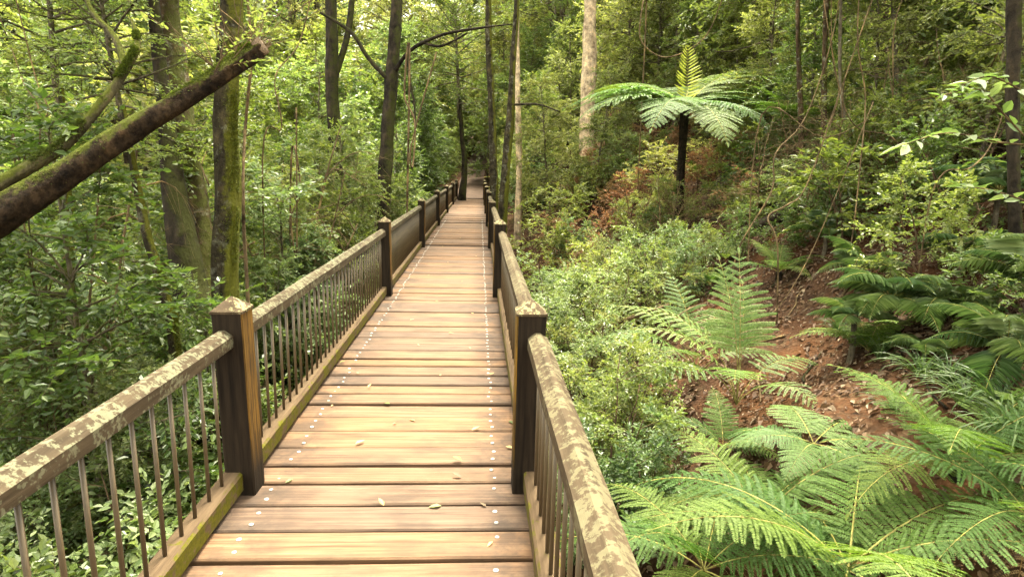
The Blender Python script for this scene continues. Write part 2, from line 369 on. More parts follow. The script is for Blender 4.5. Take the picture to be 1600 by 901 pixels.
def tube(P, rad, sides=8, seed=None, rough=0.0, cap=True, sub=0):
    P = np.asarray(P, float); rad = np.asarray(rad, float)
    if sub:
        t = np.linspace(0, len(P)-1, (len(P)-1)*sub+1)
        P, rad = catmull(P, t), np.interp(t, np.arange(len(rad)), rad)
    n = len(P)
    T = np.gradient(P, axis=0); T /= np.linalg.norm(T, axis=1)[:, None]+1e-9
    ref = np.array([1.0, 0, 0]) if abs(T[0][0]) < 0.8 else np.array([0, 1.0, 0])
    A = np.cross(T, np.cross(ref, T)); A /= np.linalg.norm(A, axis=1)[:, None]+1e-9
    B = np.cross(T, A)
    a = np.linspace(0, 2*np.pi, sides, endpoint=False)
    rr = np.repeat(rad[:, None], sides, 1)
    if rough:
        s = seed or 0
        L = np.concatenate([[0], np.cumsum(np.linalg.norm(np.diff(P, axis=0), axis=1))])
        u = np.cos(a)[None]*1.7+L[:, None]*1.1; v = np.sin(a)[None]*1.7+L[:, None]*0.37
        rr = rr*(1+rough*2*fbm(u+s*3.1, v, s, 3))
    V = P[:, None]+rr[..., None]*(A[:, None]*np.cos(a)[None, :, None]+B[:, None]*np.sin(a)[None, :, None])
    V = V.reshape(-1, 3)
    i = np.arange(n-1)[:, None]*sides; j = np.arange(sides)[None]; k = (j+1) % sides
    F = np.stack([i+j, i+k, i+sides+k, i+sides+j], -1).reshape(-1, 4)
    if cap and sides % 2 == 0:
        for ring, rev in ((0, True), (n-1, False)):
            o = ring*sides
            cf = [[o+q, o+q+1, o+sides-2-q, o+sides-1-q] for q in range(sides//2-1)]
            F = np.concatenate([F, np.array([c[::-1] if rev else c for c in cf])])
    return V, F
def catmull(P, t):
    n = len(P); i = np.clip(np.floor(t).astype(int), 0, n-2); f = (t-i)[:, None]
    p0 = P[np.maximum(i-1, 0)]; p1 = P[i]; p2 = P[i+1]; p3 = P[np.minimum(i+2, n-1)]
    return 0.5*((2*p1)+(-p0+p2)*f+(2*p0-5*p1+4*p2-p3)*f**2+(-p0+3*p1-3*p2+p3)*f**3)

def nrm(v): return v/(np.linalg.norm(v, axis=-1, keepdims=True)+1e-9)
def leaves(P, D, N, L, W, fold=0.18, droop=0.12):
    """folded six-point leaf blades"""
    P = P.reshape(-1, 3); D = nrm(D.reshape(-1, 3)); N = N.reshape(-1, 3)
    S = nrm(np.cross(D, N)); N = np.cross(S, D)
    L = np.broadcast_to(np.asarray(L, float).reshape(-1, 1), (len(P), 1)); W = np.broadcast_to(np.asarray(W, float).reshape(-1, 1), (len(P), 1))
    up = N*W*fold
    a = P
    r1 = P+D*L*0.33+S*W*0.5+up; l1 = P+D*L*0.33-S*W*0.5+up
    r2 = P+D*L*0.70+S*W*0.36+up*0.6-N*L*droop*0.4; l2 = P+D*L*0.70-S*W*0.36+up*0.6-N*L*droop*0.4
    t = P+D*L-N*L*droop
    n = len(P)
    V = np.stack([a, r1, r2, t, l2, l1], 1).reshape(-1, 3)
    o = np.arange(n)[:, None]*6
    F = np.stack([o+np.array([[0, 1, 2, 3]]), o+np.array([[0, 3, 4, 5]])], 1).reshape(-1, 4)
    return V, F

# ------------------------------------------------------------------ plant generators
UP = np.array([0, 0, 1.0])
def twig_leaves(rg, O, T, tl, lv, L, W, flat=0.35):
    """O,T (n,3) twig starts and directions; lv leaves per twig, alternately left and right"""
    n = len(O)
    s = (np.arange(lv)+0.6)/lv
    T = nrm(T)
    P = O[:, None]+T[:, None]*(tl[:, None]*s[None])[..., None]
    P[..., 2] -= (tl[:, None]*s[None]**2)*0.18
    side = nrm(np.cross(T, UP))
    sg = np.where(np.arange(lv) % 2, 1.0, -1.0)
    D = T[:, None]*(0.45+0.5*s[None, :, None])+side[:, None]*sg[None, :, None]*0.85+rg.normal(0, 0.28, (n, lv, 3))
    N = UP+rg.normal(0, flat, (n, lv, 3))
    LL = L*rg.uniform(0.55, 1.2, (n, lv)); return leaves(P, D, N, LL, LL*W*rg.uniform(0.85, 1.15, (n, lv)))
def plant(seed, H, Rad, nb, tw, lv, L, W=0.42, base=0.12, r0=0.03, el=(10, 55), droop=0.25, profile='bush', bare=0.25, twl=(0.18, 0.42), stems=1, flat=0.75, lean=0.06):
    """returns (wood arrays, leaf arrays); one stem or several from the ground"""
    rg = np.random.default_rng(seed)
    wood, leaf = MB(), MB()
    for st in range(stems):
        k = 9
        ax = rg.uniform(0, 2*np.pi); ln = (lean if stems == 1 else 0.32)*H
        hh = H*(1 if st == 0 else rg.uniform(0.6, 0.95))
        s = np.linspace(0, 1, k)
        P = np.stack([np.cos(ax)*ln*s**1.3, np.sin(ax)*ln*s**1.3, hh*s], 1)
        P[1:, :2] += np.cumsum(rg.normal(0, 0.018*H**0.5, (k-1, 2)), 0)*0.6
        wood.add(*tube(P, np.linspace(r0, r0*0.25, k), 6, seed, 0.1))
        b = max(1, nb//stems)
        hs_ = rg.uniform(base, 1.0, b) if profile != 'crown' else base+(1-base)*np.sqrt(rg.uniform(0, 1, b))
        az = np.arange(b)*2.399963+rg.normal(0, 0.5, b)
        for i in range(b):
            u = (hs_[i]-base)/(1-base+1e-6)
            if profile == 'bush': rl = Rad*(0.55+0.45*math.sin(math.pi*min(1, u*0.8+0.2)))*rg.uniform(0.6, 1.1)
            elif profile == 'cone': rl = Rad*(1.05-0.75*u)*rg.uniform(0.6, 1.15)
            else: rl = Rad*(0.35+0.65*math.sin(math.pi*(0.15+0.8*u)))*rg.uniform(0.55, 1.15)
            e = R(el[0]+(el[1]-el[0])*u**1.5+rg.normal(0, 9))
            p0 = catmull(P, np.array([hs_[i]*(k-1)*0.999]))[0]
            d = np.array([math.cos(az[i])*math.cos(e), math.sin(az[i])*math.cos(e), math.sin(e)])
            q = np.linspace(0, 1, 6)
            B = p0+d*(q*rl)[:, None]; B[:, 2] -= droop*rl*q**2*rg.uniform(0.5, 1.4)
            sw = rg.normal(0, 0.08*rl, 3); B += np.sin(q*np.pi)[:, None]*sw
            br = r0*0.42*(1-0.5*u); wood.add(*tube(B, np.linspace(br, br*0.2, 6), 4, cap=False))
            t = rg.uniform(bare, 1, tw)**0.8; t[0] = 1
            O = catmull(B, np.clip(t*5, 0, 4.999))
            bd = nrm(B[5]-B[2]); a2 = math.atan2(bd[1], bd[0])+np.where(rg.random(tw) < .5, 1, -1)*rg.uniform(0.3, 1.35, tw); a2[0] = math.atan2(bd[1], bd[0])
            e2 = rg.normal(0.02, 0.5, tw)+0.4*bd[2]
            T = np.stack([np.cos(a2)*np.cos(e2), np.sin(a2)*np.cos(e2), np.sin(e2)], 1)
            tl = rg.uniform(*twl, tw)
            leaf.add(*twig_leaves(rg, O, T, tl, lv, L, W, flat))
            for j in range(0, tw):
                E = O[j]+T[j]*tl[j]*0.9; E[2] -= tl[j]*0.15
                wood.add(*tube(np.array([O[j], (O[j]+E)/2+UP*0.02*tl[j], E]), [br*0.3, br*0.2, br*0.08], 3, cap=False))
    return wood.arrays(), leaf.arrays()

def plant_meshes(name, args, mats, bark):
    wd, lf = plant(**args)
    wm = mesh_np(name+'_wood', *wd, bark, True)
    return [(wm, mesh_np(name+'_leaves', *lf, LEAF[m])) for m in mats]

SHRUBS, SAPS, TREES = {}, {}, {}
def build_library():
    for v in range(3):
        a = dict(seed=100+v, H=1.5, Rad=0.85, nb=30, tw=11, lv=11, L=0.062, base=0.1, r0=0.018, stems=3, twl=(0.14, 0.34), W=0.52)
        for m, pr in zip(('blue', 'mid', 'light', 'dark', 'dry'), plant_meshes('shrub%d' % v, a, ('blue', 'mid', 'light', 'dark', 'dry'), TWIG)): SHRUBS.setdefault(m, []).append(pr)
    for v in range(3):
        a = dict(seed=170+v, H=1.5, Rad=0.85, nb=34, tw=15, lv=13, L=0.044, base=0.08, r0=0.018, stems=4, twl=(0.12, 0.34), W=0.5)
        for m, pr in zip(('fineblue', 'finemid', 'finelight'), plant_meshes('fine_shrub%d' % v, a, ('blue', 'mid', 'light'), TWIG)): SHRUBS.setdefault(m, []).append(pr)
    for v in range(2):
        a = dict(seed=150+v, H=1.5, Rad=0.8, nb=22, tw=7, lv=8, L=0.13, base=0.1, r0=0.018, stems=3, twl=(0.18, 0.4), W=0.42)
        for m, pr in zip(('broad', 'broadlight'), plant_meshes('broadleaf%d' % v, a, ('dark', 'mid'), TWIG)): SHRUBS.setdefault(m, []).append(pr)
    for v in range(4):
        a = dict(seed=200+v, H=5.2, Rad=1.4, nb=64, tw=14, lv=12, L=0.09, base=0.14, r0=0.05, twl=(0.22, 0.55), droop=0.3, profile='bush', W=0.5)
        for m, pr in zip(('dark', 'mid', 'light', 'blue'), plant_meshes('sapling%d' % v, a, ('dark', 'mid', 'light', 'blue'), BARK_GREY)): SAPS.setdefault(m, []).append(pr)
    for v in range(3):
        a = dict(seed=300+v, H=7.0, Rad=3.4, nb=64, tw=17, lv=12, L=0.12, base=0.02, r0=0.11, el=(0, 70), twl=(0.3, 0.8), droop=0.18, profile='crown', bare=0.3, W=0.45)
        for m, pr in zip(('dark', 'mid', 'light'), plant_meshes('crown%d' % v, a, ('dark', 'mid', 'light'), BARK_GREY)): TREES.setdefault(m, []).append(pr)
build_library()

BARE = [mesh_np('dead_shrub', *plant(seed=800+v, H=2.2, Rad=1.2, nb=46, tw=9, lv=1, L=0.01, base=0.05, r0=0.022, stems=3, twl=(0.3, 0.7), droop=0.6)[0], VINE, True) for v in range(2)]
TRUNK = {}
for nm, bm in (('dark', BARK_DARK), ('grey', BARK_GREY), ('mossy', BARK_MOSSY)):
    L = []
    for v in range(2):
        rg = np.random.default_rng(40+v); k = 14; s = np.linspace(0, 1, k)
        P = np.stack([np.cumsum(rg.normal(0, 0.09, k)), np.cumsum(rg.normal(0, 0.09, k)), 10*s-0.4], 1); P[:, :2] -= P[0, :2]
        rad = 0.17*(1-0.5*s); rad[0] *= 1.7; rad[1] *= 1.15
        L.append((mesh_np('trunk_'+nm, *tube(P, rad, 12, 50+v, 0.1, sub=3), bm, True), P[-1]))
    TRUNK[nm] = L

def put_plant(name, pr, x, y, rz, s, label, cat, group, z=None, sz=None, tilt=(0, 0)):
    """a plant: its stems and its foliage"""
    o = empty(name, (x, y, (zg1(x, y) if z is None else z)-0.05), label, cat, group)
    o.rotation_euler = (tilt[0], tilt[1], rz); o.scale = (s, s, sz or s)
    link('stems', pr[0], o); link('foliage', pr[1], o)
    return o
def put_tree(x, y, rz, s, bark, leafm, label, group, hs=1.0, crown_s=1.0):
    tm, top = TRUNK[bark][random.randrange(2)]
    o = empty('tree', (x, y, zg1(x, y)), label, 'tree', group)
    o.rotation_euler = (random.gauss(0, 0.04), random.gauss(0, 0.04), rz)
    t = link('trunk', tm, o); t.scale = (s, s, hs)
    wm, lm = random.choice(TREES[leafm])
    for nm, me in (('limbs', wm), ('crown', lm)):
        c = link(nm, me, o, (top[0]*s, top[1]*s, (top[2]-3.2)*hs)); c.scale = (crown_s,)*3
    wm, lm = random.choice(TREES[leafm])
    for nm, me in (('limbs', wm), ('crown', lm)):
        c = link(nm, me, o, (top[0]*s*0.5, top[1]*s*0.5, top[2]*0.28*hs)); c.scale = (crown_s*0.8, crown_s*0.8, crown_s*0.7); c.rotation_euler = (0, 0, 2)
    return o

# ------------------------------------------------------------------ ground and path
def axis(a, b, c, fine, growth):
    """coordinates from a to b, spacing fine around c"""
    out = [c]; st = fine
    while out[-1] < b: out.append(out[-1]+st); st = st*growth if out[-1] > c+10 else st
    lo = [c]; st = fine
    while lo[-1] > a: lo.append(lo[-1]-st); st = st*growth if lo[-1] < c-10 else st
    return np.array(lo[::-1][:-1]+out)
gx = axis(-90, 90, 3.0, 0.22, 1.06); gy = axis(-14, 260, 9.0, 0.22, 1.05)
X, Y = np.meshgrid(gx, gy)
Z = zg(X, Y)+0.05*fbm(X*4, Y*4, 21, 2)*(np.abs(X-0.6) > 1.0)
n0, n1 = X.shape
i = (np.arange(n0-1)[:, None]*n1+np.arange(n1-1)[None]).ravel()
g = link('ground', mesh_np('ground', np.stack([X, Y, Z], -1).reshape(-1, 3), np.stack([i, i+1, i+n1+1, i+n1], 1), SOIL, True))
tag(g, kind='structure')
PATHM, pn, pl_, pp = newmat('path_earth')
_tc = pn.new('ShaderNodeTexCoord'); _n = node(pn, 'ShaderNodeTexNoise', Scale=3.0, Detail=8.0, Roughness=0.7); pl_.new(_tc.outputs['Object'], _n.inputs['Vector'])
_rr = ramp(pn, [(0.3, (0.05,0.028,0.016)), (0.7, (0.11,0.068,0.042))]); pl_.new(_n.outputs[0], _rr.inputs[0]); pl_.new(_rr.outputs[0], pp.inputs['Base Color']); pp.inputs['Roughness'].default_value = 0.95
ys = np.linspace(32.9, 70, 90); cx = 0.5+0.9*sstep(36, 60, ys)+1.5*sstep(48, 70, ys)
xs = np.linspace(-0.75, 0.75, 9)
PX = cx[:, None]+xs[None]*(1+0.12*fbm(ys*0.8, ys*0, 5)[:, None]); PY = np.repeat(ys[:, None], 9, 1)
PZ = zg(PX, PY)+0.045
i = (np.arange(89)[:, None]*9+np.arange(8)[None]).ravel()
tag(link('path', mesh_np('path', np.stack([PX, PY, PZ], -1).reshape(-1, 3), np.stack([i, i+1, i+10, i+9], 1), PATHM, True)), kind='structure')

# ------------------------------------------------------------------ footbridge
XL, XR, PW = -0.111, 1.1985, 0.145
Y1, SP = 2.9457, 4.9324
KS = list(range(-1, 7))
Y_END = Y1+6*SP+0.25
bridge = empty('footbridge', (0.544, Y1, 0), 'long straight timber footbridge with handrails and thin metal balusters running into the forest', 'bridge')
def bpart(name, me, parent=bridge, loc=(0, 0, 0)):
    o = link(name, me, parent); o.location = [loc[0]-(bridge.location.x if parent is bridge else 0), loc[1]-(bridge.location.y if parent is bridge else 0), loc[2]]
    return o
rg = np.random.default_rng(5)
dm, bm_ = MB(), MB()
pitch = 0.44
y = 3.29-pitch*12; DX0, DX1 = XL-0.175, XR+0.175
while y < Y_END:
    for wd, gap in ((0.202, 0.008), (0.207, 0.022)):
        j = rg.normal(0, 0.003); zt = rg.normal(0, 0.004); tilt = rg.normal(0, 0.005); yaw = rg.normal(0, 0.004)
        x0, x1 = DX0+rg.normal(0, 0.008), DX1+rg.normal(0, 0.008)
        # one board: a bevelled strip with several stations so that its edge wanders a little
        st = np.linspace(x0, x1, 9); ed = rg.normal(0, 0.0018, (2, 9)).cumsum(1)*0.5
        ya = y+gap*0.5+j+ed[0]+yaw*(st-0.5); yb = y+wd+gap*0.3+j+ed[1]+yaw*(st-0.5)
        bow = rg.normal(0, 0.002)*np.sin((st-x0)/(x1-x0)*np.pi)
        za = zt-tilt+bow; zb = zt+tilt+bow; be = 0.008
        ring = [np.stack([st, ya, np.full(9, -0.045)], 1), np.stack([st, ya, za-be], 1), np.stack([st, ya+be, za], 1),
                np.stack([st, yb-be, zb], 1), np.stack([st, yb, zb-be], 1), np.stack([st, yb, np.full(9, -0.045)], 1)]
        V = np.stack(ring, 1).reshape(-1, 3)
        F = []
        for a in range(8):
            for b in range(6):
                c = (b+1) % 6; F.append((a*6+b, (a+1)*6+b, (a+1)*6+c, a*6+c))
        F += [(0, 1, 2, 3), (0, 3, 4, 5), (8*6+3, 8*6+2, 8*6+1, 8*6), (8*6+5, 8*6+4, 8*6+3, 8*6)]
        dm.add(V, np.array(F))
        for bx in (XL+0.066, XR-0.095):
            for fy in (0.27, 0.74):
                if y > 20 or rg.random() < 0.06: continue
                px_, py_ = bx+rg.normal(0, 0.006), y+wd*fy+j
                rr = 0.011*rg.uniform(0.85, 1.1); a = np.linspace(0, 2*np.pi, 10, endpoint=False)
                zz = zt+0.001
                bm_.add(*tube(np.array([[px_, py_, zz-0.006], [px_, py_, zz+0.0025], [px_, py_, zz+0.0045]]), [rr, rr, rr*0.6], 10))
        y += wd+gap*0.5+0.005 if gap < 0.02 else pitch-(0.202+0.008*0.5+0.005)
deck = bpart('deck', dm.mesh('deck', DECK))
deck.location = (-bridge.location.x, -bridge.location.y, 0)
bolts = link('bolt_heads', bm_.mesh('bolt_heads', BOLT, False), deck)
bolts['kind'] = 'stuff'
# posts with pyramid caps
def post_mesh(mat, seed):
    rg = np.random.default_rng(seed); h = PW/2; c = 0.006
    xs = [(-h+c, -h), (h-c, -h), (h, -h+c), (h, h-c), (h-c, h), (-h+c, h), (-h, h-c), (-h, -h+c)]
    zs = np.concatenate([[-0.5], np.linspace(0.0, 0.948, 8)])
    V = np.array([(x, yy, z) for z in zs for x, yy in xs])
    F = [(a*8+b, a*8+(b+1) % 8, (a+1)*8+(b+1) % 8, (a+1)*8+b) for a in range(len(zs)-1) for b in range(8)]
    return mesh_np('post', V, F, mat)
def cap_mesh(seed):
    rg = np.random.default_rng(seed); h = PW/2+0.004
    mb = MB()
    V = [(-h,-h,.949),(h,-h,.949),(h,h,.949),(-h,h,.949),(-h,-h,.961),(h,-h,.961),(h,h,.961),(-h,h,.961)]
    t = 0.006; ax, ay = rg.normal(0, 0.004, 2); zt = 1.018+rg.normal(0, 0.003)
    V += [(-t+ax,-t+ay,zt),(t+ax,-t+ay,zt),(t+ax,t+ay,zt),(-t+ax,t+ay,zt)]
    F = [(3,2,1,0),(0,1,5,4),(1,2,6,5),(2,3,7,6),(3,0,4,7),(4,5,9,8),(5,6,10,9),(6,7,11,10),(7,4,8,11),(8,9,10,11)]
    return mesh_np('post_cap', V, F, CAP)
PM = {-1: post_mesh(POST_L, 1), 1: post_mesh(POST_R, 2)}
CM = [cap_mesh(k) for k in range(3)]
RAILX = {-1: XL-PW/2-0.034, 1: XR+PW/2+0.034}
def prism(prof, y0, y1, seed, wob=0.0012, n=14):
    rg = np.random.default_rng(seed); prof = np.array(prof); k = len(prof)
    ys = np.linspace(y0, y1, n)
    V = np.zeros((n, k, 3)); V[..., 0] = prof[None, :, 0]+rg.normal(0, wob, (n, 1)); V[..., 2] = prof[None, :, 1]+rg.normal(0, wob, (n, 1)); V[..., 1] = ys[:, None]
    F = [(a*k+b, (a+1)*k+b, (a+1)*k+(b+1) % k, a*k+(b+1) % k) for a in range(n-1) for b in range(k)]
    e = (n-1)*k
    F += [(0, 1, 2, k-1), (k-1, 2, 3, 4 % k)] if k == 5 else []
    if k == 6: F += [(0,1,2,3), (0,3,4,5), (e+3,e+2,e+1,e), (e+5,e+4,e+3,e)]
    return V.reshape(-1, 3), F
n_bal = 0
rest = MB()
for sd in (-1, 1):
    xc = (XL-PW/2) if sd < 0 else (XR+PW/2)
    for k in KS:
        yk = Y1+k*SP
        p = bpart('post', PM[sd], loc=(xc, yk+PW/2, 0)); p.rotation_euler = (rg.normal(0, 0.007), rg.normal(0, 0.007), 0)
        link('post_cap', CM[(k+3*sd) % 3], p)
        if k == KS[-1]: continue
        ya, yb = yk+PW, yk+SP
        rx = RAILX[sd]
        hw = 0.05
        prof = [(rx-hw, .787), (rx-hw, .842), (rx-0.012, .870), (rx+0.012, .870), (rx+hw, .842), (rx+hw, .787)]
        V, F = prism(prof, ya-0.02, yb+0.02, 70+k*3+sd); me = mesh_np('handrail', V-np.array([rx, (ya+yb)/2, 0]), F, RAIL_L if sd < 0 else RAIL)
        bpart('handrail', me, loc=(rx, (ya+yb)/2, 0))
        prof = [(rx-hw, .032), (rx-hw, .118), (rx-hw+.012, .128), (rx+hw-.012, .128), (rx+hw, .118), (rx+hw, .032)]
        V, F = prism(prof, ya-0.02, yb+0.02, 170+k*3+sd); me = mesh_np('bottom_rail', V-np.array([rx, (ya+yb)/2, 0]), F, KICK)
        bpart('bottom_rail', me, loc=(rx, (ya+yb)/2, 0))
        nb = 35
        for q in range(nb-1):
            yy = ya+(yb-ya)*(q+1)/nb
            V, F = tube(np.array([[0, 0, .122], [0, 0, .79]]), [0.0088, 0.0088], 8)
            near = k <= 0 and yy > 1.3 and n_bal < 100
            if near:
                if n_bal == 0: BALM = mesh_np('baluster', V, F, ROD, True)
                o = bpart('baluster', BALM, loc=(rx+rg.normal(0, 0.002), yy, 0)); n_bal += 1
            elif yy > 0.3:
                rest.add(V+np.array([rx-bridge.location.x, yy-bridge.location.y, 0]), F)
o = link('balusters', rest.mesh('balusters', ROD, True), bridge); o['kind'] = 'stuff'
for bx in (XL+0.02, XR-0.02):
    V, F = box(-0.06, 0.06, -2.2, Y_END, -0.28, -0.047); bpart('bearer', mesh_np('bearer', V, F, BEAM), loc=(bx, 0, 0))
for k in KS[1:-1]:
    yk = Y1+k*SP+PW+0.1
    V, F = box(DX0+0.05, DX1-0.05, -0.08, 0.08, -0.46, -0.283); bpart('crossbeam', mesh_np('crossbeam', V, F, BEAM), loc=(0, yk, 0))
    for bx in (XL+0.02, XR-0.02):
        zb = zg1(bx, yk)-0.3
        if zb < -0.6:
            V, F = tube(np.array([[0, 0, zb], [0, 0, -0.462]]), [0.11, 0.10], 12); bpart('pile', mesh_np('pile', V, F, BEAM, True), loc=(bx, yk, 0))

# ------------------------------------------------------------------ moss
def moss_fuzz(P_, rad_, n, seed, f, dirv):
    # short moss blades on the upper side
    rg = np.random.default_rng(seed); t = rg.uniform(1.5, len(P_)-1.6, n); t = t[vnoise(t*2.6, t*0, seed) > -0.12]; n = len(t)
    C = catmull(np.asarray(P_), t); T = nrm(catmull(np.asarray(P_), t+0.01)-C); rr = np.interp(t, np.arange(len(rad_)), rad_)
    N = nrm(np.asarray(dirv)[None]+rg.normal(0, .45, (n, 3))); N = nrm(N-T*(N*T).sum(1, keepdims=True))
    ln = rg.uniform(0.012, 0.034, n); return leaves(C+N*(rr*0.93)[:, None]-f, N+rg.normal(0, .5, (n, 3)), T, ln, ln*0.35)
MOSS = leaf_mat('moss', [(0.05,0.06,0.006), (0.085,0.10,0.010), (0.12,0.135,0.014)], 0.8, 0.3)
# ------------------------------------------------------------------ named trees with trunks where the photo shows them
def ground_down(p, extra=0.0):
    return np.array([p[0], p[1], zg1(p[0], p[1])-0.25])
def px_tree(name, pts, wpx, bark, label, crown=None, group=None, up=4.0, flare=1.8, rough=0.2, sides=14, limbs=(), cat='tree', to_ground=True, hang=True):
    """pts: (px, py, depth) from top to bottom, wpx: width in px at each point.  The foot is carried down to the ground, the top upward."""
    P = [at(*q) for q in pts]; rad = [0.5*wv*q[2]/F_PX for wv, q in zip(wpx, pts)]
    if to_ground:
        d = nrm(P[-1]-P[-2]); foot = P[-1].copy(); z0 = zg1(foot[0], foot[1])
        drop = foot[2]-z0
        if drop > 0.15:
            f2 = foot+d*np.array([1, 1, 0])*min(drop, 1.2)*0.25; z0 = zg1(f2[0], f2[1])
            P.append(np.array([f2[0], f2[1], z0+0.15])); rad.append(rad[-1]*1.12)
            P.append(np.array([f2[0], f2[1], z0-0.3])); rad.append(rad[-1]*flare)
        else: P.append(np.array([foot[0], foot[1], z0-0.3])); rad.append(rad[-1]*flare)
    if up:
        d = nrm(P[0]-P[1]); top = P[0]+d*up*0.5+UP*up*0.5
        P.insert(0, top); rad.insert(0, rad[0]*0.6)
    P = np.array(P); base = P[-1].copy(); base[2] = zg1(base[0], base[1])
    o = empty(name, base, label, cat, group)
    V, F = tube(P-base, rad, sides, len(pts)*7+int(pts[0][0]), rough, sub=5)
    link('trunk', mesh_np('trunk', V, F, bark, True), o)
    if bark is BARK_MOSSY and wpx[0] > 12:
        link('moss', mesh_np('moss', *moss_fuzz(P, rad, 7000, len(pts)+int(wpx[0]), base, C_R*0.9-_fw*0.35), MOSS), o)
    for lp, lw in limbs:
        LP = np.array([at(*q) for q in lp]); lr = [0.5*wv*q[2]/F_PX for wv, q in zip(lw, lp)]
        V, F = tube(LP-base, lr, 8, 3, 0.1, sub=5); link('limb', mesh_np('limb', V, F, bark, True), o)
    if crown:
        m, s = crown
        wm, lm = random.choice(TREES[m])
        for nm, me in (('limbs', wm), ('crown', lm)):
            c = link(nm, me, o, P[0]-base+np.array([0, 0, -1.6*s])); c.scale = (s, s, s)
    return o

# left side
px_tree('mossy_tree', [(362,-40,6.6), (356,120,6.6), (354,300,6.6), (352,480,6.6)], [32,34,37,40], BARK_MOSSY,
        'straight mossy green trunk just behind the first left handrail post', ('mid', 0.5), up=3.5)
px_tree('buttressed_tree', [(258,-30,8.2), (270,90,8.2), (292,230,8.1), (310,330,8.1), (318,430,8.0), (322,540,7.9)], [32,34,34,36,42,58], BARK_BROWN,
        'thick leaning brown trunk with lichen left of the mossy trunk', ('mid', 0.55), up=3.5, limbs=[])
px_tree('dark_tree', [(262,210,7.7), (278,330,7.6), (298,440,7.5), (312,560,7.4)], [26,36,46,60], BARK_DARK,
        'dark slanting trunk close against the thick leaning brown trunk', ('mid', 0.35), up=2.0)
px_tree('slender_tree', [(106,330,7.5), (107,440,7.5), (112,560,7.5)], [15,17,19], BARK_MOSSY,
        'slender upright stem in the thicket above the near left handrail', ('mid', 0.45), up=1.5, flare=1.4)
px_tree('leaning_sapling', [(226,350,6.3), (246,420,6.3), (262,480,6.3), (274,550,6.2)], [13,15,16,17], BARK_MOSSY,
        'thin mossy sapling stem leaning left behind the near handrail', ('mid', 0.35), up=1.2, flare=1.4)
px_tree('forked_tree', [(516,-30,15), (518,50,15), (520,150,15), (528,330,15)], [17,18,19,22], BARK_DARK,
        'dark trunk left of the arching branches over the bridge', ('dark', 1.0), up=3,
        limbs=[([(520,130,15), (542,60,15.2), (550,0,15.4), (556,-60,15.6)], [11,10,9,7])])
px_tree('arching_tree', [(622,-30,14), (617,60,14), (611,140,14), (605,230,14), (600,330,14)], [17,18,19,20,22], BARK_DARK,
        'dark trunk with moss at its foot and long arching boughs over the bridge', ('dark', 0.9), up=3,
        limbs=[([(612,120,14), (640,80,13.6), (690,55,13), (750,44,12.4), (800,38,12)], [7,6,5,4,2]),
               ([(612,130,14), (575,90,14), (548,50,14), (500,20,14)], [8,7,6,4]),
               ([(636,84,13.6), (640,120,13.6), (648,170,13.6), (648,210,13.6)], [4,4,3,2]),
               ([(660,66,13.4), (690,72,13), (730,52,13)], [5,4,3])])
px_tree('shadowed_tree', [(722,215,31), (725,240,31), (726,268,31), (723,300,31)], [7,8,9,11], BARK_DARK,
        'dark stout trunk beside the path at the far bridge end', ('dark', 0.9), up=2.4)
px_tree('straight_tree', [(763,-30,19), (764,60,19), (767,150,19), (770,230,19), (772,300,19)], [9,10,11,12,13], BARK_MOSSY,
        'slim straight trunk rising right of the far bridge end', ('light', 0.8), up=3, flare=1.5)
px_tree('bent_tree', [(806,30,16.5), (802,90,16.5), (798,170,16.5), (792,240,16.5), (786,330,16.5)], [8,10,12,13,15], BARK_MOSSY,
        'slim dark trunk bending right behind the second right post', ('light', 0.7), up=3, flare=1.5,
        limbs=[([(800,164,16.5), (840,163,16.2), (875,175,16)], [4,3,2])])
px_tree('pale_sapling', [(808,70,22), (809,150,22), (811,260,22)], [8,9,10], BARK_PALE,
        'narrow pale stem behind the slim bending trunk', ('light', 0.7), up=3, flare=1.4)
px_tree('pale_gum_tree', [(922,-30,24), (921,40,24), (920,110,24), (918,190,24), (917,280,24)], [19,20,21,22,24], BARK_PALE,
        'big pale bare trunk glowing in the light behind the tree fern', ('light', 1.2), up=5, flare=1.3)
px_tree('dark_gum_tree', [(1588,-40,6.4), (1584,80,6.4), (1583,200,6.4), (1586,330,6.4), (1590,430,6.4)], [20,20,20,19,19], BARK_DARK,
        'mossy dark trunk at the right edge of the bank', ('dark', 0.7), up=2.5)
for px_, py0, py1, dp, wv, lab in ((1252,60,290,12,9,'thin brown sapling stem on the bank behind the fern tree'), (1292,20,300,11.5,10,'thin sapling stem with pale bark on the upper bank'),
        (1396,60,225,11,12,'straight brown stem standing on the bare slope'), (1318,140,300,10.5,7,'thin slanting stem amid the bank vines'),
        (1516,0,110,13,26,'brown trunk in the shade at the top of the bank'), (1555,-10,120,14,22,'reddish trunk in the shade near the bank top'),
        (1132,20,120,22,10,'dark slim trunk seen above the fern crown'), (1180,-10,110,20,9,'slim grey trunk above the bank thicket')):
    px_tree('bank_sapling', [(px_+random.uniform(-6,6),py0-40,dp), (px_+random.uniform(-5,5),(py0+py1)/2,dp), (px_,py1,dp)], [wv*.8,wv*.9,wv], random.choice([BARK_BROWN, BARK_GREY]), lab, (random.choice(['mid','light']), 0.55), up=2.0, flare=1.4)

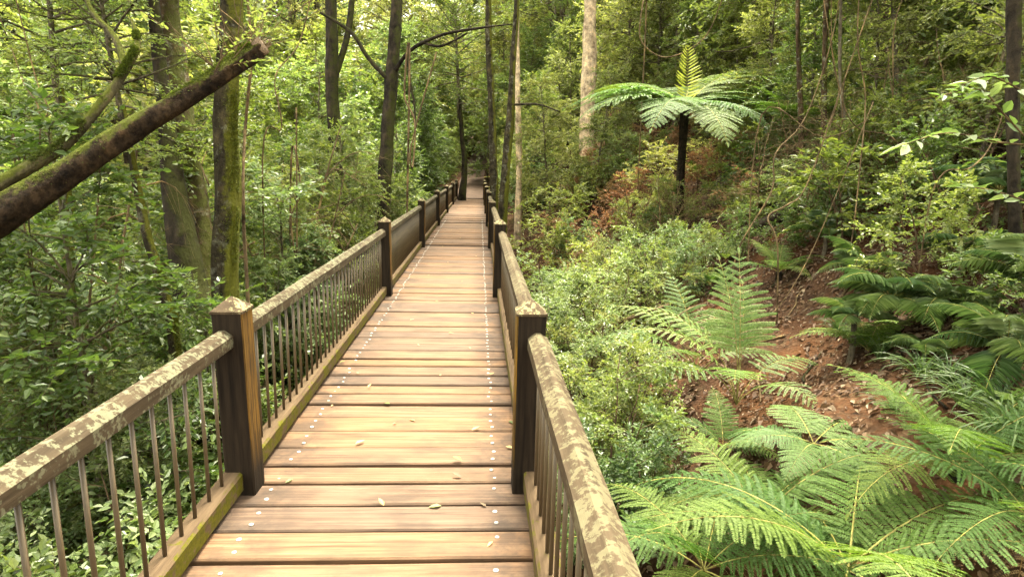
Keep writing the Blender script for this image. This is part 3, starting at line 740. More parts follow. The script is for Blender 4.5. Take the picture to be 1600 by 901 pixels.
# the broken leaning trunk at the upper left
pts = [at(-420,720,4.0), at(-150,455,4.0), at(0,340,4.05), at(110,270,4.2), at(215,200,4.35), at(310,142,4.5), at(385,90,4.65), at(406,75,4.7)]
rad = [0.5*wv*d/F_PX for wv, d in ((66,4), (56,4), (46,4.05), (38,4.2), (32,4.35), (28,4.5), (28,4.65), (22,4.7))]
b0 = pts[0].copy(); f0 = np.array([b0[0]-0.9, b0[1]+0.1, 0]); f0[2] = zg1(f0[0], f0[1])
P = np.array([f0+[0, 0, -0.3], f0+[0.12, 0, 0.5]]+pts); rad = [rad[0]*1.5, rad[0]*1.15]+rad
lt = empty('leaning_tree', f0, 'thick dark trunk snapped off at its tip leaning in from the left, mossy on top', 'tree')
V, F = tube(P-f0, rad, 20, 4, 0.26, sub=12); link('trunk', mesh_np('trunk', V, F, BARK_LIMB, True), lt)
e0, e1 = pts[-1], nrm(pts[-1]-pts[-2])
mb = MB(); rg = np.random.default_rng(3)
mb.add(*tube(np.array([e0-e1*0.05, e0+e1*0.02, e0+e1*0.035])-f0, [0.056, 0.066, 0.03], 12, 8, 0.4))
for k in range(9):
    a = rg.uniform(0, 6.28); off = (C_R*math.cos(a)+C_U*math.sin(a))*rg.uniform(0.01, 0.045)
    mb.add(*tube(np.array([e0+off-f0, e0+off*1.1+e1*rg.uniform(0.04, 0.14)-f0]), [0.016, 0.003], 4))
link('broken_end', mb.mesh('broken_end', CUT, True), lt)
LP = np.array([at(-120,370,4.6), at(0,288,4.7), at(100,228,4.85), at(160,160,5.0), at(196,110,5.1), at(215,70,5.2), at(205,30,5.3)])
lb = [0.5*wv*4.8/F_PX for wv in (26,22,19,16,14,10,5)]
V, F = tube(np.vstack([[P[3]], LP])-f0, [0.06]+lb, 10, 6, 0.15, sub=5)
MOSSY_LIMB = bark_mat('bark_moss_limb', (0.04,0.035,0.02), (0.14,0.12,0.06), 0.3, (0.07,0.082,0.008), moss_dir=(0.2,-0.2,0.9))
link('mossy_limb', mesh_np('mossy_limb', V, F, MOSSY_LIMB, True), lt)
LP = np.array([at(196,110,5.1), at(180,60,5.2), at(145,20,5.3), at(128,-20,5.4)])
V, F = tube(LP-f0, [0.035,0.028,0.022,0.015], 8, 6, 0.1, sub=4); link('mossy_limb', mesh_np('mossy_limb', V, F, MOSSY_LIMB, True), lt)
link('moss', mesh_np('moss', *moss_fuzz(P, rad, 9000, 5, f0, UP-C_R*0.4-_fw*0.2), MOSS), lt)
LPm = np.array([at(-120,370,4.6), at(0,288,4.7), at(100,228,4.85), at(160,160,5.0), at(196,110,5.1), at(215,70,5.2), at(205,30,5.3)])
link('moss', mesh_np('moss', *moss_fuzz(LPm, [0.5*wv*4.8/F_PX for wv in (26,22,19,16,14,10,5)], 6000, 6, f0, UP*0.7-_fw*0.5), MOSS), lt)
# the leafy twigs that still grow near the break
rg = np.random.default_rng(12)
mbw, mbl = MB(), MB()
for k in range(30):
    s = e0-e1*rg.uniform(-0.03, 0.45)+UP*0.04
    d = nrm(UP*rg.uniform(0.3, 1)+C_R*rg.normal(0, 0.7)+_fw*rg.normal(0, 0.4)); ln = rg.uniform(0.3, 0.75)
    Q = np.array([s, s+d*ln*0.5+C_R*rg.normal(0, .04), s+d*ln+C_R*rg.normal(0, .08)])
    mbw.add(*tube(Q-f0, [0.0045, 0.003, 0.0012], 4, cap=False, sub=3))
    if k % 3: mbl.add(*twig_leaves(rg, (Q[1]-f0)[None], d[None], np.array([ln*0.6]), 11, 0.06, 0.42))
link('twigs', mbw.mesh('twigs', VINE, True), lt); link('foliage', mbl.mesh('foliage', LEAF['light']), lt)

# ------------------------------------------------------------------ ferns
def frond_arrays(L, pairs, wid, pin, e0, e1, seed, droop=0.25, tiers=2, tipw=0.04, stalk=0.12, tail=0.2, bend=0.0, topexp=0.85, pw=1.0):
    """a fern frond that leaves the origin along +Y; returns (rachis arrays, blade arrays)"""
    rg = np.random.default_rng(seed)
    n = 40; s = np.linspace(0, 1, n); el = R(e0)+(R(e1)-R(e0))*s**1.1; ds = L/(n-1)
    az = bend*s**1.5
    P = np.zeros((n, 3)); T = np.stack([np.sin(az)*np.cos(el), np.cos(az)*np.cos(el), np.sin(el)], 1)
    P[1:] = np.cumsum(T[:-1]*ds, 0)
    rw, bl = MB(), MB()
    rw.add(*tube(P[::3], np.linspace(0.0065, 0.0015, len(P[::3]))*(L/1.3)**0.6, 5, cap=False))
    u = stalk+(1-stalk)*(np.arange(pairs)+0.5)/pairs
    for k in range(pairs):
        t = u[k]*(n-1); p = catmull(P, np.array([t]))[0]; tt = nrm(catmull(T, np.array([t]))[0])
        v = (u[k]-stalk)/(1-stalk)
        pl = wid*(min(1, (v+tail)/(0.28+tail))**0.7)*(1-max(0, v-0.28)/0.72)**topexp*0.97+tipw*L*0.3*(1-v)
        side = nrm(np.cross(tt, UP)); nn = np.cross(side, tt)
        for sg in (-1, 1):
            fwd = 0.20+0.55*v+rg.normal(0, 0.05)
            d = nrm(side*sg+tt*fwd+nn*(0.12+rg.normal(0, 0.05)))
            pl2 = pl*rg.uniform(0.92, 1.05)
            m = max(4, int(pin*pl2/wid+2)); q = (np.arange(m)+0.5)/m
            C = p+d*(q*pl2)[:, None]; C[:, 2] -= droop*pl2*q**2; C += tt*(0.12*pl2*q**2)[:, None]
            dd = np.gradient(C, axis=0); dd = nrm(dd)
            if tiers == 2:
                sp = pl2/m
                ln = np.minimum(pl2*0.125, 0.035*L)*(1-0.85*q)*pw+sp*0.9*pw**0.5
                s2 = nrm(np.cross(dd, nn+0*dd))
                for g2 in (-1, 1):
                    D = s2*g2+dd*(0.35+0.4*q)[:, None]+rg.normal(0, 0.06, (m, 3))
                    N = nn+rg.normal(0, 0.12, (m, 3))
                    bl.add(*leaves(C, D, N, ln*rg.uniform(0.9, 1.1, m), np.full(m, sp*1.0), 0.1, 0.12))
                bl.add(*leaves(C[-1:], dd[-1:], nn[None], sp*1.6, sp*0.8))
            else:
                bl.add(*leaves(p[None], d[None]+dd[m//2][None]*0.3, nn[None], pl2, max(0.012, wid*(0.13 if tail > 0.5 else 0.075))*(1-0.5*v), 0.15, droop+0.1))
        if k == pairs-1: bl.add(*leaves(p[None], tt[None], nn[None], 0.05*L, 0.02*L))
    return rw.arrays(), bl.arrays()
def two_mat_mesh(name, a, b, ma, mb_):
    V = np.concatenate([a[0], b[0]]); F = np.concatenate([a[1], b[1]+len(a[0])])
    return mesh_np(name, V, F, [ma, mb_], False, np.concatenate([np.zeros(len(a[1])), np.ones(len(b[1]))]))
FRONDS = [two_mat_mesh('frond', *frond_arrays(1.5, 19, 0.37, 26, e, e2, 400+i, bend=bd), RACHIS, FERN) for i, (e, e2, bd) in enumerate(((58,-22,0.1), (48,-30,-0.15), (38,-28,0.2), (66,5,-0.05)))]
FRONDS_PALE = [two_mat_mesh('frond', *frond_arrays(1.5, 22, 0.40, 17, e, e2, 420+i, bend=bd), RACHIS, FERN_PALE) for i, (e, e2, bd) in enumerate(((30,-30,0.1), (18,-32,-0.12)))]
BRACKEN = [two_mat_mesh('frond', *frond_arrays(1.5, 13, 0.36, 22, e, e2, 470+i, bend=bd, stalk=0.36, tail=0.9, pw=0.65), RACHIS, FERN_PALE) for i, (e, e2, bd) in enumerate(((84,52,0.1), (78,-5,-0.15), (72,-25,0.2), (82,30,-0.2)))]
def low_fern(seed, n, L, mat):
    rg = np.random.default_rng(seed); A, B = MB(), MB()
    for k in range(n):
        a, b = frond_arrays(L*rg.uniform(0.7, 1.1), 15, L*0.24, 9, rg.uniform(35, 70), rg.uniform(-35, -5), seed*10+k, bend=rg.normal(0, .2))
        th = k*2*np.pi/n+rg.normal(0, 0.25); M = np.array([[np.cos(th), -np.sin(th), 0], [np.sin(th), np.cos(th), 0], [0, 0, 1]])
        A.add(a[0]@M.T, a[1]); B.add(b[0]@M.T, b[1])
    return A.arrays(), B.arrays()
LOWF = [two_mat_mesh('fern', *low_fern(500+i, 9, 0.8, None), RACHIS, FERN) for i in range(3)]

FROND_DRY = [two_mat_mesh('dead_frond', *frond_arrays(1.5, 17, 0.22, 14, e, e2, 490+i, droop=0.9, bend=bd, pw=0.6), STALK, LEAF['dry']) for i, (e, e2, bd) in enumerate(((8,-75,0.3), (-5,-70,-0.3)))]
def fern_plant(hub, fronds, label, group, meshes=FRONDS, stem=True, cat='fern', name='fern', dead=0):
    """hub: world point where the fronds meet.  fronds: (azimuth deg from +Y clockwise, scale, pitch tweak deg, mesh index)"""
    hub = np.asarray(hub, float); z0 = zg1(hub[0], hub[1])
    o = empty(name, (hub[0], hub[1], z0), label, cat, group)
    if stem and hub[2]-z0 > 0.05:
        V, F = tube(np.array([[0, 0, -0.1], [0.01, 0, (hub[2]-z0)*0.5], [0, 0, hub[2]-z0]]), [0.06, 0.05, 0.05], 8, 3, 0.2, sub=3)
        link('stem', mesh_np('stem', V, F, FERN_TRUNK, True), o)
    for az, s, pt, mi in fronds:
        f = link('frond', meshes[mi % len(meshes)], o, (0, 0, hub[2]-z0))
        f.rotation_mode = 'XYZ'
        f.rotation_euler = (R(pt), 0, -R(az)); f.scale = (s, s, s)
    if stem and dead:
        for k in range(dead):
            f = link('dead_frond', FROND_DRY[k % 2], o, (0, 0, hub[2]-z0)); f.rotation_euler = (R(random.uniform(-15, 5)), 0, random.uniform(0, 6.28)); f.scale = (fronds[0][1]*0.8,)*3; f['label'] = 'dry brown hanging frond'
    return o
def radial(n, s, rg, start=None, pt=0, spread=360):
    a0 = rg.uniform(0, 360) if start is None else start
    return [(a0+spread*k/n+rg.normal(0, 8), s*rg.uniform(0.82, 1.12), pt+rg.normal(0, 6), rg.integers(0, 4)) for k in range(n)]

# tall tree fern
TF_D = 14.5
hub = at(1071, 165, TF_D)
tf = empty('tree_fern', (hub[0], hub[1], zg1(hub[0], hub[1])), 'tall tree fern with a black trunk, flat pale crown and upright young frond', 'tree fern')
z0 = zg1(hub[0], hub[1]); hh = hub[2]-z0
V, F = tube(np.array([[0.05, 0, -0.3], [0.02, 0, hh*0.3], [0, 0, hh*0.7], [0, 0, hh]]), [0.13, 0.10, 0.095, 0.12], 12, 5, 0.2, sub=5)
link('trunk', mesh_np('trunk', V, F, FERN_TRUNK, True), tf)
TFF = [two_mat_mesh('frond', *frond_arrays(2.45, 22, 0.74, 24, e, e2, 440+i, droop=0.22, bend=bd), RACHIS, m) for i, (e, e2, bd, m) in enumerate(
    ((24,-36,0.1,FERN_PALE), (18,-38,-0.15,FERN_PALE), (30,-26,0.12,FERN), (20,-34,0.0,FERN_PALE)))]
for az, s, pt, mi in ((-98,1.25,0,0), (-112,1.2,-3,3), (-84,1.1,5,1), (-150,1.15,-12,0), (178,1.15,-16,3), (150,1.0,-8,1), (76,1.15,5,0), (92,1.0,0,3), (60,1.4,12,2), (20,1.0,8,2), (-40,1.0,8,2), (-66,1.0,4,2)):
    f = link('frond', TFF[mi], tf, (0, 0, hh)); f.rotation_euler = (R(pt), 0, -R(az)); f.scale = (s,)*3
for k in range(4):
    f = link('dead_frond', FROND_DRY[k % 2], tf, (0, 0, hh-0.05)); f.rotation_euler = (R(random.uniform(-25, -8)), 0, random.uniform(0, 6.28)); f.scale = (random.uniform(.4, .6),)*3; f['label'] = 'dry brown hanging frond'
yf = two_mat_mesh('young_frond', *frond_arrays(1.35, 17, 0.40, 1, 88, 82, 460, droop=-0.3, tail=0.9, tiers=1, topexp=0.5), RACHIS, FERN_YOUNG)
f = link('young_frond', yf, tf, (0, 0, hh)); f.rotation_euler = (0, 0, R(8)); f['label'] = 'upright yellow-green young frond'
# second crown behind on the right
h2 = at(1215, 170, 17.0)
fern_plant(h2, [(a, 1.5*random.uniform(0.85,1.1), random.uniform(-4,8), k) for k, a in enumerate((-100,-60,-20,20,60,100,140,180,220))],
           'shaded tree fern with spreading fronds behind the tall tree fern', None, FRONDS, cat='tree fern', name='tree_fern')
h2 = hit(1245, 285); 
fern_plant(h2+UP*1.0, radial(9, 1.1, np.random.default_rng(4)), 'shaded fern clump on the upper bank right of the tall tree fern', None)

# big ferns below the right handrail (front right corner)
rg = np.random.default_rng(77)
def big(px_, py_, dep, n, s, label, start=None, pt=0, meshes=FRONDS, spread=360, drop=0.0):
    h = at(px_, py_, dep)
    z = zg1(h[0], h[1])
    if h[2] < z+0.08: h[2] = z+0.08
    return fern_plant(h, radial(n, s, rg, start, pt, spread), label, 'large ferns on the bank beside the bridge', meshes, dead=2)
big(1325, 890, 3.9, 12, 1.02, 'largest fern of the front clump, its fronds arching to the handrail and the right', pt=-16)
big(1190, 810, 4.7, 9, 0.78, 'fern behind and left of the largest front fern near the handrail', pt=-14)
big(1480, 810, 4.5, 9, 0.85, 'fern with long spreading fronds at the right of the front clump', pt=-10)
big(1270, 705, 5.2, 7, 0.6, 'pale broad fern below the bare red soil', pt=-6, meshes=FRONDS_PALE)
big(1100, 890, 4.0, 9, 0.72, 'fern crowding against the near right handrail at the bottom', pt=-14)
big(1600, 890, 3.9, 8, 0.8, 'fern in the lower right corner', pt=-12)
big(1130, 700, 5.6, 6, 0.45, 'small fern in front of the dark hollow', pt=-4)
def bracken(px_, py_, fr, label):
    h = hit(px_, py_); fern_plant(h+UP*0.06, fr, label, 'bracken among the shrubs right of the bridge', BRACKEN, stem=False)
bracken(1150, 640, [(5,1.15,4,0), (-25,1.1,4,0), (25,1.0,0,3), (-80,1.0,-4,1), (-110,0.95,-10,2), (-60,1.1,0,1), (70,0.85,-8,2), (150,0.8,-12,2), (-150,0.85,-10,1)], 'tall bracken with upright fronds left of the bare red soil')
bracken(1085, 600, [(-10,1.0,0,3), (-70,1.0,0,1), (-100,1.05,-6,2), (40,0.9,-4,1), (-140,1.0,-8,2), (100,0.8,-8,2)], 'bracken with fronds arching left into the light green shrubs')
h = hit(1215, 440); fern_plant(h+UP*0.15, radial(8, 0.62, rg), 'bright fern at the top of the bare red soil', None)

# ------------------------------------------------------------------ palms, tufts
def palm_frond(L, seed, e0=60, e1=-40):
    a, b = frond_arrays(L, 26, L*0.36, 1, e0, e1, seed, droop=0.30, tiers=1, stalk=0.18)
    return a, b
PF = [two_mat_mesh('palm_frond', *palm_frond(1.0, 600+i, e, e2), RACHIS, PALM) for i, (e, e2) in enumerate(((70,-30), (50,-50), (35,-45)))]
def palm(px_, py_, dep, n, s, label, trunk=0.7):
    h = at(px_, py_, dep); z = zg1(h[0], h[1])
    if h[2] < z+0.1: h[2] = z+0.1
    o = empty('palm', (h[0], h[1], z), label, 'palm', 'understorey palms on the bank')
    hh = h[2]-z
    V, F = tube(np.array([[0, 0, -0.1], [0.02, 0, hh*0.5], [0, 0, hh]]), [0.035, 0.03, 0.03], 8, 2, 0.1, sub=3); link('trunk', mesh_np('trunk', V, F, BARK_GREY, True), o)
    for k in range(n):
        f = link('frond', PF[k % 3], o, (0, 0, hh)); f.rotation_euler = (R(rg.normal(0, 8)), 0, 2.4*k+rg.normal(0, .2)); f.scale = (s*rg.uniform(.8, 1.1),)*3
    return o
palm(1392, 470, 6.4, 18, 0.78, 'bushy understorey palm above the bare soil with a short bare trunk')
palm(1335, 500, 6.4, 12, 0.5, 'small understorey palm left of the bushy palm')
palm(1470, 480, 6.2, 16, 0.7, 'shaded understorey palm right of the bushy palm')
palm(1570, 560, 5.2, 16, 0.75, 'dark understorey palm at the right edge of the bank')
palm(1290, 365, 9.0, 12, 0.6, 'small dark palm beside the fallen logs')
palm(1560, 300, 7.0, 14, 0.8, 'high shaded palm in front of the mossy edge trunk')
palm(1440, 560, 5.8, 12, 0.4, 'low shaded palm over the leaf litter')
palm(1610, 440, 5.6, 14, 0.8, 'drooping palm cut by the right picture edge')
palm(1345, 420, 7.6, 14, 0.65, 'understorey palm behind the bushy palm on the slope')
palm(1500, 400, 7.0, 14, 0.7, 'understorey palm among the dark shrubs on the slope')
# strappy tufts
def tuft(seed, n, L):
    rg = np.random.default_rng(seed); mb = MB()
    for k in range(n):
        a = rg.uniform(0, 6.28); e = rg.uniform(0.7, 1.4); ln = L*rg.uniform(0.6, 1.1); q = np.linspace(0, 1, 7)
        el = e-(1.5+e*0.4)*q**1.4
        st = np.stack([np.cos(a)*np.cos(el), np.sin(a)*np.cos(el), np.sin(el)], 1)*ln/6
        P = np.vstack([[0, 0, 0], np.cumsum(st, 0)[:-1]])+np.array([np.cos(a), np.sin(a), 0])*0.03
        sd_ = np.array([-np.sin(a), np.cos(a), 0]); wv = 0.011*np.array([0.7, 1, 1, .9, .7, .45, .1])
        V = np.concatenate([P-sd_*wv[:, None], P+UP*0.004*0-np.array([0, 0, .004]), P+sd_*wv[:, None]])
        F = [(i, i+1, i+8, i+7) for i in range(6)]+[(i+7, i+8, i+15, i+14) for i in range(6)]
        mb.add(V, np.array(F))
    return mb.arrays()
TUFT = [mesh_np('strappy_tuft', *tuft(700+i, 55, 0.7), PALM) for i in range(2)]
for px_, py_, s in ((1560,650,1.0), (1510,640,.8), (1590,690,.9), (1440,590,.7), (1375,560,.6), (1480,600,.7), (1310,520,.5), (1395,640,.5), (1595,560,.9)):
    h = hit(px_, py_)
    o = link('strappy_tuft', random.choice(TUFT), None, h); o.scale = (s,)*3; o.rotation_euler = (0, 0, random.uniform(0, 6))
    tag(o, 'tuft of long drooping strap leaves on the leaf littered bank', 'plant', 'strap leaved tufts on the bank')

# ------------------------------------------------------------------ logs, roots, vines
def px_log(name, pts, wpx, bark, label, cat='log', group=None, sink=0.0, sides=10):
    P = np.array([at(*q) if len(q) == 3 and q[2] > 0 else hit(q[0], q[1])+UP*(-q[2] if len(q) == 3 else 0) for q in pts])
    dep = [(p-CAM)@_fw for p in P]
    b = P[0].copy()
    V, F = tube(P-b, [0.5*wv*d/F_PX for wv, d in zip(wpx, dep)], sides, int(pts[0][0]), 0.15, sub=5)
    o = link(name, mesh_np(name, V, F, bark, True), None, b); return tag(o, label, cat, group)
px_log('fallen_log', [(1115,352,-.1), (1180,335,-.12), (1245,322,-.1)], [14,17,15], BARK_DARK, 'upper dark log lying across the bank behind the palms')
px_log('fallen_log', [(1120,392,-.08), (1190,362,-.12), (1262,330,-.1), (1300,310,-.05)], [17,20,17,10], BARK_DARK, 'lower dark log slanting up the bank beside the small palm')
px_log('fallen_log', [(1118,310,-.2), (1148,268,-.2), (1190,230,-.2)], [16,18,12], BARK_MOSSY, 'mossy leaning log right of the tree fern trunk')
px_log('fallen_log', [(1405,555,-.03), (1470,545,-.05)], [9,9], BARK_DARK, 'short dark log on the leaf litter under the palms')
px_log('fallen_branch', [(905,610,-.9), (985,572,-.8), (1040,545,-.7)], [5,6,4], VINE, 'dead brown branch resting in the shrubs right of the handrail', 'branch')
px_log('fallen_branch', [(985,635,-.6), (1015,680,-.4), (1042,712,-.2)], [7,6,5], VINE, 'bare stick slanting down into the dark hollow', 'branch')
for k, (a, b, c) in enumerate((((940,690),(965,640),(960,590)), ((985,700),(990,655),(1010,620)), ((1025,700),(1020,650),(1040,610)), ((955,740),(975,690),(985,650)))):
    px_log('tree_root', [(*a,-.02), (*b,-.12), (*c,-.25)], [9,13,10], BARK_MOSSY, 'gnarled root in the dark hollow below the right handrail', 'root', 'roots in the dark hollow')
VL = [([(1150,400),(1205,300),(1212,240),(1260,180)],8.5,3), ([(1330,380),(1345,250),(1352,150),(1340,60)],8,3), ([(1215,385),(1200,340),(1230,320),(1260,290)],8,3.5),
      ([(1450,330),(1475,270),(1520,260),(1560,200)],6.5,3), ([(1190,180),(1290,215),(1400,165),(1520,130)],9,2.5), ([(1260,320),(1280,240),(1310,150),(1300,80)],9.5,2.5),
      ([(385,430),(380,300),(383,200),(392,100),(390,40)],7.2,7), ([(455,250),(470,300),(455,340),(462,400)],9.5,4), ([(20,230),(50,330),(62,180),(30,110)],5.6,3),
      ([(40,280),(60,200),(75,170),(50,100)],5.4,3), ([(640,90),(632,150),(648,190),(645,260)],12.8,4), ([(1010,10),(1000,60),(1040,90),(1100,60)],16,3), ([(1040,520),(1120,470),(1190,500)],7,2.5),
      ([(410,250),(440,200),(430,120),(470,60)],9,3), ([(1360,330),(1330,300),(1390,240),(1395,150)],9.2,3), ([(1500,300),(1440,280),(1395,215),(1330,190)],8,2.5)]
for k, (pp_, d, wv) in enumerate(VL):
    P = [at(x, y_, d+random.uniform(-.2, .2)) for x, y_ in pp_]
    lo = P[0].copy(); lo[:2] += np.array([random.gauss(0, .15), random.gauss(0, .15)]); lo[2] = zg1(lo[0], lo[1])-0.05
    if P[0][2]-lo[2] > 0.15: P.insert(0, lo)
    P += [P[-1]+nrm(P[-1]-P[-2])*0.5+UP*0.9, P[-1]+nrm(P[-1]-P[-2])*0.4+UP*2.6+C_R*random.gauss(0, .4)]
    P = np.array(P); b = P[0].copy()
    V, F = tube(P-b, np.linspace(0.5, 0.3, len(P))*wv*0.85*d/F_PX, 6, k, 0.15, sub=6)
    lf = pp_[0][0] < 800
    tag(link('vine', mesh_np('vine', V, F, VINE, True), None, b), 'thin brown vine hanging among the left hand trees' if lf else 'thin brown looping vine over the right bank', 'vine', 'vines among the left trees' if lf else 'vines over the right bank')

# the overhanging spray of big oval leaves from the right edge
root = at(1640, 330, 4.6); root[2] = zg1(root[0], root[1])
br = empty('broadleaf_sapling', root, 'sapling at the right edge reaching out with big pale oval leaves', 'sapling')
mw, ml, mp_ = MB(), MB(), MB(); rg = np.random.default_rng(31)
stem = np.array([root-UP*0.1, at(1650,400,4.6), at(1640,230,4.6), at(1600,150,4.6)])
mw.add(*tube(stem-root, [0.02,0.018,0.014,0.01], 8, sub=4))
for pts_ in ([(1640,230,4.6),(1560,222,4.5),(1480,208,4.4),(1408,228,4.3)], [(1645,260,4.6),(1570,180,4.5),(1530,140,4.4),(1470,150,4.35)], [(1648,330,4.6),(1560,300,4.4),(1500,290,4.3)], [(1610,150,4.6),(1550,120,4.5),(1500,135,4.4)]):
    Q = np.array([at(*q) for q in pts_]); t = np.linspace(0, len(Q)-1, 24); C = catmull(Q, t)
    mw.add(*tube(C-root, np.linspace(0.009, 0.003, 24), 5))
    T = nrm(np.gradient(C, axis=0)); sel = np.arange(4, 24)
    sd_ = nrm(np.cross(T[sel], UP)); sg = np.where(sel % 2, 1, -1)[:, None]
    D = T[sel]*0.6+sd_*sg*0.8+rg.normal(0, .25, (20, 3)); N = UP+rg.normal(0, .4, (20, 3)); LL = rg.uniform(0.08, 0.15, 20)
    ml.add(*leaves(C[sel]-root, D, N, LL, LL*0.45))
link('stems', mw.mesh('stems', VINE, True), br); link('foliage', ml.mesh('foliage', LEAF['blue']), br)
q = at(1420, 226, 4.28)
V, F = leaves((q-root)[None], (-UP*0.7-C_R*0.4)[None], (-_fw)[None], 0.085, 0.07, 0.05); o = link('pale_leaf', mesh_np('pale_leaf', V, F, PALELEAF), br); o['label'] = 'single whitish leaf at the twig end'

# ------------------------------------------------------------------ scattered plants
placed = []
def clear_of_bridge(x, y, r): return y > 36 or abs(x-0.544) > 1.0+r
SOIL_POLY = [(965,520,1340,760), (1150,420,1330,600), (1400,580,1560,760), (1290,560,1420,640)]
def in_soil(x, y, zt):
    a, b, c = proj((x, y, zt)); return c > 0 and any(q[0] < a < q[2] and q[1] < b < q[3] for q in SOIL_POLY)
def scatter(n, xr, yr, kind, mats, srange, rad, name, label, cat, group, mind, seed, soil=False, vis=True, maxz=None, sz=(0.9, 1.15)):
    rg = np.random.default_rng(seed); c = 0; tries = 0; mine = []
    while c < n and tries < n*60:
        tries += 1
        x, y = rg.uniform(*xr), rg.uniform(*yr); s = rg.uniform(*srange)
        if not clear_of_bridge(x, y, rad*s*0.85): continue
        z = zg1(x, y); a, b, d = proj((x, y, z+0.6*s))
        if vis and (d < 1.5 or a < -250 or a > 1850): continue
        if soil and (in_soil(x, y, z) or in_soil(x, y, z+0.7*s)): continue
        a3, b3, d3 = proj((x, y, z+(1.6 if kind is SHRUBS else 5.2)*s))
        if d3 < 14.3 and 1072-900*rad*s/d3-25 < a3 < 1072+900*rad*s/d3+25 and b3 < 340: continue     # keep the tall fern's trunk in view
        if any((x-p)**2+(y-q)**2 < mind**2 for p, q in mine): continue
        mine.append((x, y)); c += 1
        pr = kind[rg.choice(mats)]; pr = pr[rg.integers(len(pr))]
        put_plant(name, pr, x, y, rg.uniform(0, 6.28), s, label, cat, group, sz=s*rg.uniform(*sz), tilt=(rg.normal(0, .05), rg.normal(0, .05)))
    return c
# left thicket below and beyond the handrail
scatter(76, (-8, -1.2), (1.5, 16), SHRUBS, ['blue','fineblue','finemid','mid','dark'], (0.9, 1.7), 0.85, 'shrub', 'small leaved blue green shrub in the thicket below the left handrail', 'shrub', 'shrubs below the left handrail', 0.75, 1)
scatter(60, (-13, -1.8), (5.0, 24), SAPS, ['mid','blue','blue','dark','light'], (0.62, 1.05), 1.5, 'sapling', 'leafy green sapling in the dense thicket left of the bridge', 'sapling', 'saplings left of the bridge', 1.2, 2)
scatter(34, (-24, -2.5), (20, 44), SAPS, ['mid','blue','dark'], (0.9, 1.6), 1.5, 'sapling', 'leafy sapling farther off left of the bridge', 'sapling', 'far saplings left of the bridge', 1.6, 3)
# right of the bridge
scatter(8, (1.95, 2.6), (4.6, 7.0), SHRUBS, ['fineblue','finemid','blue'], (0.45, 0.75), 0.5, 'shrub', 'small light green shrub close below the near right handrail', 'shrub', 'shrubs below the near right handrail', 0.4, 44, True)
scatter(22, (2.2, 4.4), (5.2, 13), SHRUBS, ['fineblue','finemid','blue','finemid','fineblue','finelight'], (0.7, 1.1), 0.8, 'shrub', 'light green small leaved shrub beside the right handrail', 'shrub', 'shrubs beside the right handrail', 0.5, 4, True)
scatter(26, (2.3, 9), (13, 30), SHRUBS, ['light','mid','blue'], (0.8, 1.4), 0.85, 'shrub', 'light green shrub on the slope beyond the tree fern', 'shrub', 'shrubs beyond the tree fern', 0.8, 5)
scatter(16, (3.2, 7.5), (12.5, 24), SHRUBS, ['dry'], (0.6, 1.0), 0.85, 'dry_shrub', 'dry brown dead brush on the slope by the tree fern', 'shrub', 'dry brush by the tree fern', 0.8, 15)
scatter(46, (5.6, 14), (4, 15), SHRUBS, ['dark','mid','broad','broadlight'], (0.5, 1.1), 0.85, 'shrub', 'dark leaved shrub on the shaded right bank', 'shrub', 'shrubs on the shaded right bank', 0.7, 6, True)
scatter(40, (4.8, 10), (8.5, 16), SHRUBS, ['dark','mid','blue','dark'], (0.4, 0.8), 0.8, 'shrub', 'dark leaved shrub on the upper right bank', 'shrub', 'shrubs on the upper right bank', 0.55, 66, True)
scatter(26, (7.5, 18), (8, 22), SAPS, ['mid','dark','light'], (0.6, 1.0), 1.5, 'sapling', 'leafy sapling high on the right bank', 'sapling', 'saplings high on the right bank', 1.6, 7, True)
scatter(26, (2.8, 16), (21, 44), SAPS, ['light','light','mid'], (0.8, 1.3), 1.5, 'sapling', 'bright yellow green sapling on the slope behind the tree fern', 'sapling', 'bright saplings behind the tree fern', 1.5, 8)
for x_, y_, a_ in ((5.6, -4.5, 2.0), (-1.5, -7.5, 4.0)):  # trees out of view behind the camera, added to shade the near deck
    put_tree(x_, y_, a_, 1.2, 'dark', 'mid', 'unseen leafy tree added to shade the near end of the bridge', 'unseen shade trees behind the near bridge end', 0.95, 1.0)
rgb = np.random.default_rng(61)
for px_, py_, d_, s_ in ((430,250,10.5,1.3), (455,330,10,1.1), (410,340,11,1.2), (60,270,6.6,0.9), (30,330,6.2,0.8), (1040,330,13.5,0.8), (1000,310,15,0.9), (1290,330,10,0.9), (1330,300,10.5,1.0), (1410,330,9.5,0.8), (1180,350,12,0.9), (545,330,13,0.9), (1240,230,12.5,1.1), (1480,270,9.5,0.9)):
    q_ = at(px_, py_, d_); zz = max(zg1(q_[0], q_[1])-0.05, q_[2]-1.3)
    o = link('dead_shrub', BARE[rgb.integers(2)], None, (q_[0], q_[1], zg1(q_[0], q_[1])-0.05)); h_ = max(1.0, (q_[2]+0.7-zg1(q_[0], q_[1]))/2.2)
    o.scale = (s_*max(1, h_*0.6), s_*max(1, h_*0.6), max(s_, h_)); o.rotation_euler = (0, 0, rgb.uniform(0, 6.28))
    side_ = 'among the left hand trees' if px_ < 700 else 'on the right hand slope'
    tag(o, 'tangle of bare tan twigs '+side_, 'dead shrub', 'bare twig tangles '+side_)
rgs = np.random.default_rng(62)
